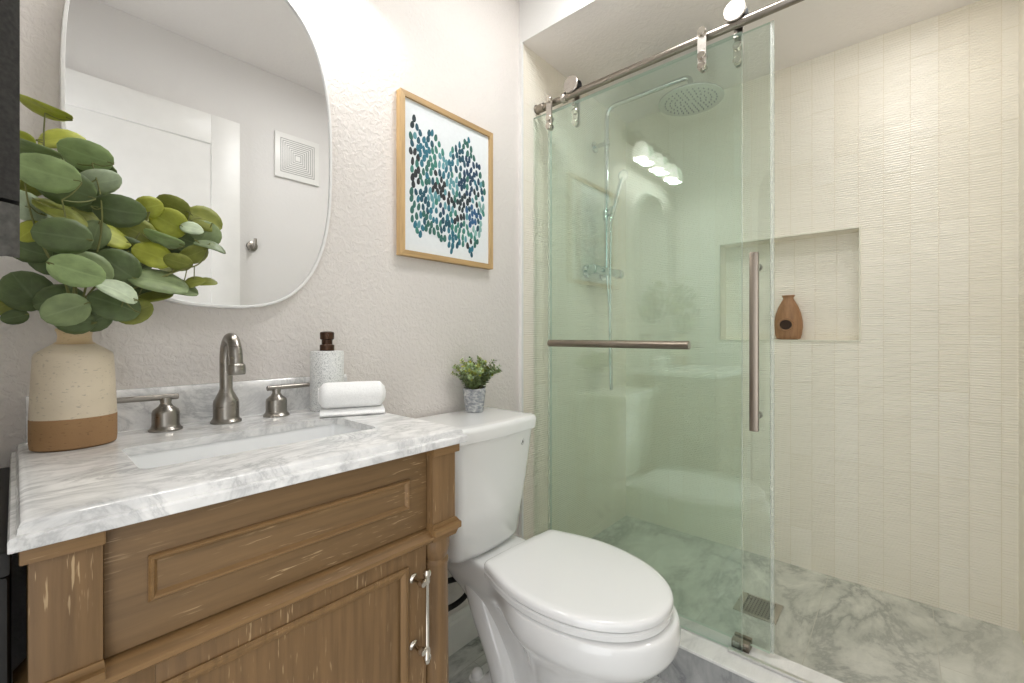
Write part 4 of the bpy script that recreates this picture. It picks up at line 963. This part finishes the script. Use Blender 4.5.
# carved vase in the niche: flattened pear with a round hollow
nx, ny, nz = XS+0.043, 0.362, NZ0
nv = thing('niche_vase', 'brown wooden vase with round hollow standing in the shower niche', 'vase', (nx, ny, nz))
b = bm_new(); PV = [(0.030, 0.0), (0.041, 0.004), (0.046, 0.02), (0.0495, 0.05), (0.0490, 0.075), (0.044, 0.105), (0.035, 0.133), (0.026, 0.152), (0.0195, 0.164), (0.0175, 0.170), (0.0205, 0.176), (0.0235, 0.180), (0.0215, 0.182), (0.014, 0.1815), (0.012, 0.172)]
lathe(b, [(r*1.03, nz+h_*1.06) for r, h_ in PV], (nx, ny, 0), 40, 0.62, 1.06); obj('body', b, M['nichevase'], nv, 50)
b = bm_new(); lathe(b, [(0.0315, -0.0240), (0.0310, -0.0335), (0.0275, -0.0375), (0.0235, -0.0365), (0.0225, -0.0335), (0.0, -0.0330)], (nx, ny+0.004, nz+0.064), 36, sx=1, sy=0.92, axis='X', cap1=False); ri = obj('hollow_rim', b, M['nichevase'], nv, 50)
b = bm_new(); lathe(b, [(0.0226, -0.0342), (0.0, -0.0340)], (nx, ny+0.004, nz+0.064), 32, sx=1, sy=0.92, axis='X', cap1=False); obj('hollow', b, M['hole'], nv, 50)

# ================================================================== LEFT EDGE: bath towel on a wall hook, slim black hamper
bt = thing('bath_towel', 'black bath towel with woven band hanging at the left wall', 'towel', (XL, 0.56, 1.9))
def tw_ring(z, k=1.0, sag=0.0, jag=0.0):
    out = []
    for i in range(48):
        a = 2*PI*i/48; f = 1+0.10*math.sin(5*a+z*1.3)+0.05*math.sin(9*a-z*2)
        x, y = -0.071+0.0735*k*f*math.cos(a)*1.02, 0.56+0.060*k*f*math.sin(a)
        out.append(Vector((min(x, 0.0026), y, z+sag*math.cos(a)+jag*math.sin(5*a))))
    return out
b = bm_new(); zz = [1.06, 1.075] ; rings = [tw_ring(1.127, .96, -0.006, .003), tw_ring(1.131, 1.0, -0.006, .003), tw_ring(1.165, 1.0, -0.004)]
loft(b, rings, True, False); rings2 = [tw_ring(z, k) for z, k in ((1.165, 0.97), (1.25, .98), (1.4, .99), (1.6, 1.0), (1.8, 1.0), (1.92, .92), (1.98, .6), (2.01, .25))]
obj('woven_band', b, M['grey_f'], bt, 50)
b = bm_new(); loft(b, rings2); obj('cloth', b, M['black_f'], bt, 50)
wh = thing('towel_hook', 'nickel hook on the left wall carrying the black towel', 'hook', (XL, 0.56, 2.02))
b = bm_new(); cyl(b, (XL+0.0005, 0.56, 2.03), (XL+0.008, 0.56, 2.03), 0.024, n=24, bev=0.002); tube(b, [(XL+0.006, 0.56, 2.03), (XL+0.04, 0.56, 2.018), (XL+0.07, 0.56, 2.022), (XL+0.078, 0.56, 2.05)], 0.006, 12, 6); obj('hook_arm', b, M['nickel'], wh)
hm = thing('laundry_hamper', 'slim black hamper squeezed between left wall and vanity', 'hamper', (-0.07, 0.86, 0))
hb_ = obj('body', bx(-0.145, -0.004, 0.672, 1.10, 0.0, 0.812, bev=0.006), M['black'], hm, 30)
obj('lid', bx(-0.147, -0.0025, 0.668, 1.102, 0.8125, 0.838, bev=0.005), M['black'], hm, 30)

# ================================================================== LAMPS
vl = thing('vanity_light', 'three-lamp nickel vanity light with lit glass shades above the mirror', 'wall light', (0.37, YB, 2.14))
b = bm_new(); box(b, 0.12, 0.62, YB-0.026, YB-0.0008, 2.11, 2.17, 0.006); obj('backplate', b, M['nickel'], vl, 30)
for lx in LAMP_X:
    b = bm_new(); tube(b, [(lx, YB-0.022, 2.14), (lx, YB-0.05, 2.147), (lx, YB-0.075, 2.142), (lx, YB-0.087, 2.12), (lx, YB-0.087, 2.095)], 0.0075, 14, 6)
    lathe(b, [(0.012, 2.108), (0.024, 2.102), (0.027, 2.090), (0.027, 2.076)], (lx, YB-0.087, 0), 26); ar = obj('lamp_arm', b, M['nickel'], vl)
    b = bm_new(); lathe(b, [(0.0265, 2.078), (0.032, 2.072), (0.040, 2.05), (0.044, 2.02), (0.046, 1.995), (0.0440, 1.995), (0.0420, 2.02), (0.0380, 2.05), (0.029, 2.07), (0.024, 2.075)], (lx, YB-0.087, 0), 36, cap0=False, cap1=False); obj('lamp_shade', b, M['shade'], ar, 60)
cl_ = thing('added_ceiling_light', 'round flush ceiling light added out of view to brighten the bathroom', 'ceiling light', (1.08, 0.50, ZC))  # unseen fixture, added to carry the extra room light
b = bm_new(); lathe(b, [(0.19, ZC-0.0005), (0.19, ZC-0.030), (0.182, ZC-0.034), (0.176, ZC-0.034), (0.176, ZC-0.026)], (1.08, 0.50, 0), 56, cap1=False); obj('rim', b, M['trim_w'], cl_)
b = bm_new(); lathe(b, [(0.176, ZC-0.028), (0.15, ZC-0.036), (0.08, ZC-0.041), (0.004, ZC-0.042)], (1.08, 0.50, 0), 48); obj('diffuser', b, M['disc'], cl_, 60)
dl = thing('added_shower_downlight', 'small round recessed light added out of view in the shower ceiling', 'ceiling light', (1.78, -0.02, ZS))  # unseen fitting, added around the extra shower light
b = bm_new(); lathe(b, [(0.095, ZS-0.0005), (0.095, ZS-0.005), (0.090, ZS-0.007), (0.078, ZS-0.004)], (1.78, -0.02, 0), 44); obj('trim_ring', b, M['trim_w'], dl)
b = bm_new(); lathe(b, [(0.077, ZS-0.005), (0.05, ZS-0.0075), (0.003, ZS-0.008)], (1.78, -0.02, 0), 40); obj('lens', b, M['disc'], dl, 60)

# ================================================================== ON THE WALL BEHIND, SEEN IN THE MIRROR
fv = thing('exhaust_vent', 'square white vent cover with concentric slots seen in the mirror', 'vent', (1.055, YF, 2.04))
vx0, vx1, vz0, vz1 = 0.914, 1.152, 1.905, 2.147
obj('cover', bx(vx0, vx1, YF+0.0008, YF+0.014, vz0, vz1, bev=0.004), M['trim_w'], fv, 30)
b = bm_new(); cxv, czv = (vx0+vx1)/2, (vz0+vz1)/2
for k in range(8):
    h_ = 0.018+0.0105*k; g = 0.0045
    for (a0_, a1_, c0_, c1_) in ((-h_, h_, h_-g, h_), (-h_, h_, -h_, -h_+g), (-h_, -h_+g, -h_+g, h_-g), (h_-g, h_, -h_+g, h_-g)):
        box(b, cxv+a0_, cxv+a1_, YF+0.0135, YF+0.0146, czv+c0_, czv+c1_)
obj('slots', b, M['slot'], fv, None)
rk = thing('robe_hook', 'single brushed nickel robe hook seen reflected in the mirror', 'hook', (0.807, YF, 1.512))
b = bm_new(); lathe(b, [(0.026, YF+0.0006), (0.026, YF+0.008), (0.023, YF+0.010), (0.0, YF+0.010)], (0.807, 0, 1.512), 30, axis='Y', cap1=False); obj('backplate', b, M['nickel'], rk)
b = bm_new(); tube(b, [(0.807, YF+0.008, 1.508), (0.807, YF+0.034, 1.505), (0.807, YF+0.048, 1.515), (0.807, YF+0.050, 1.545)], 0.0075, 14, 6); obj('hook_arm', b, M['nickel'], rk)
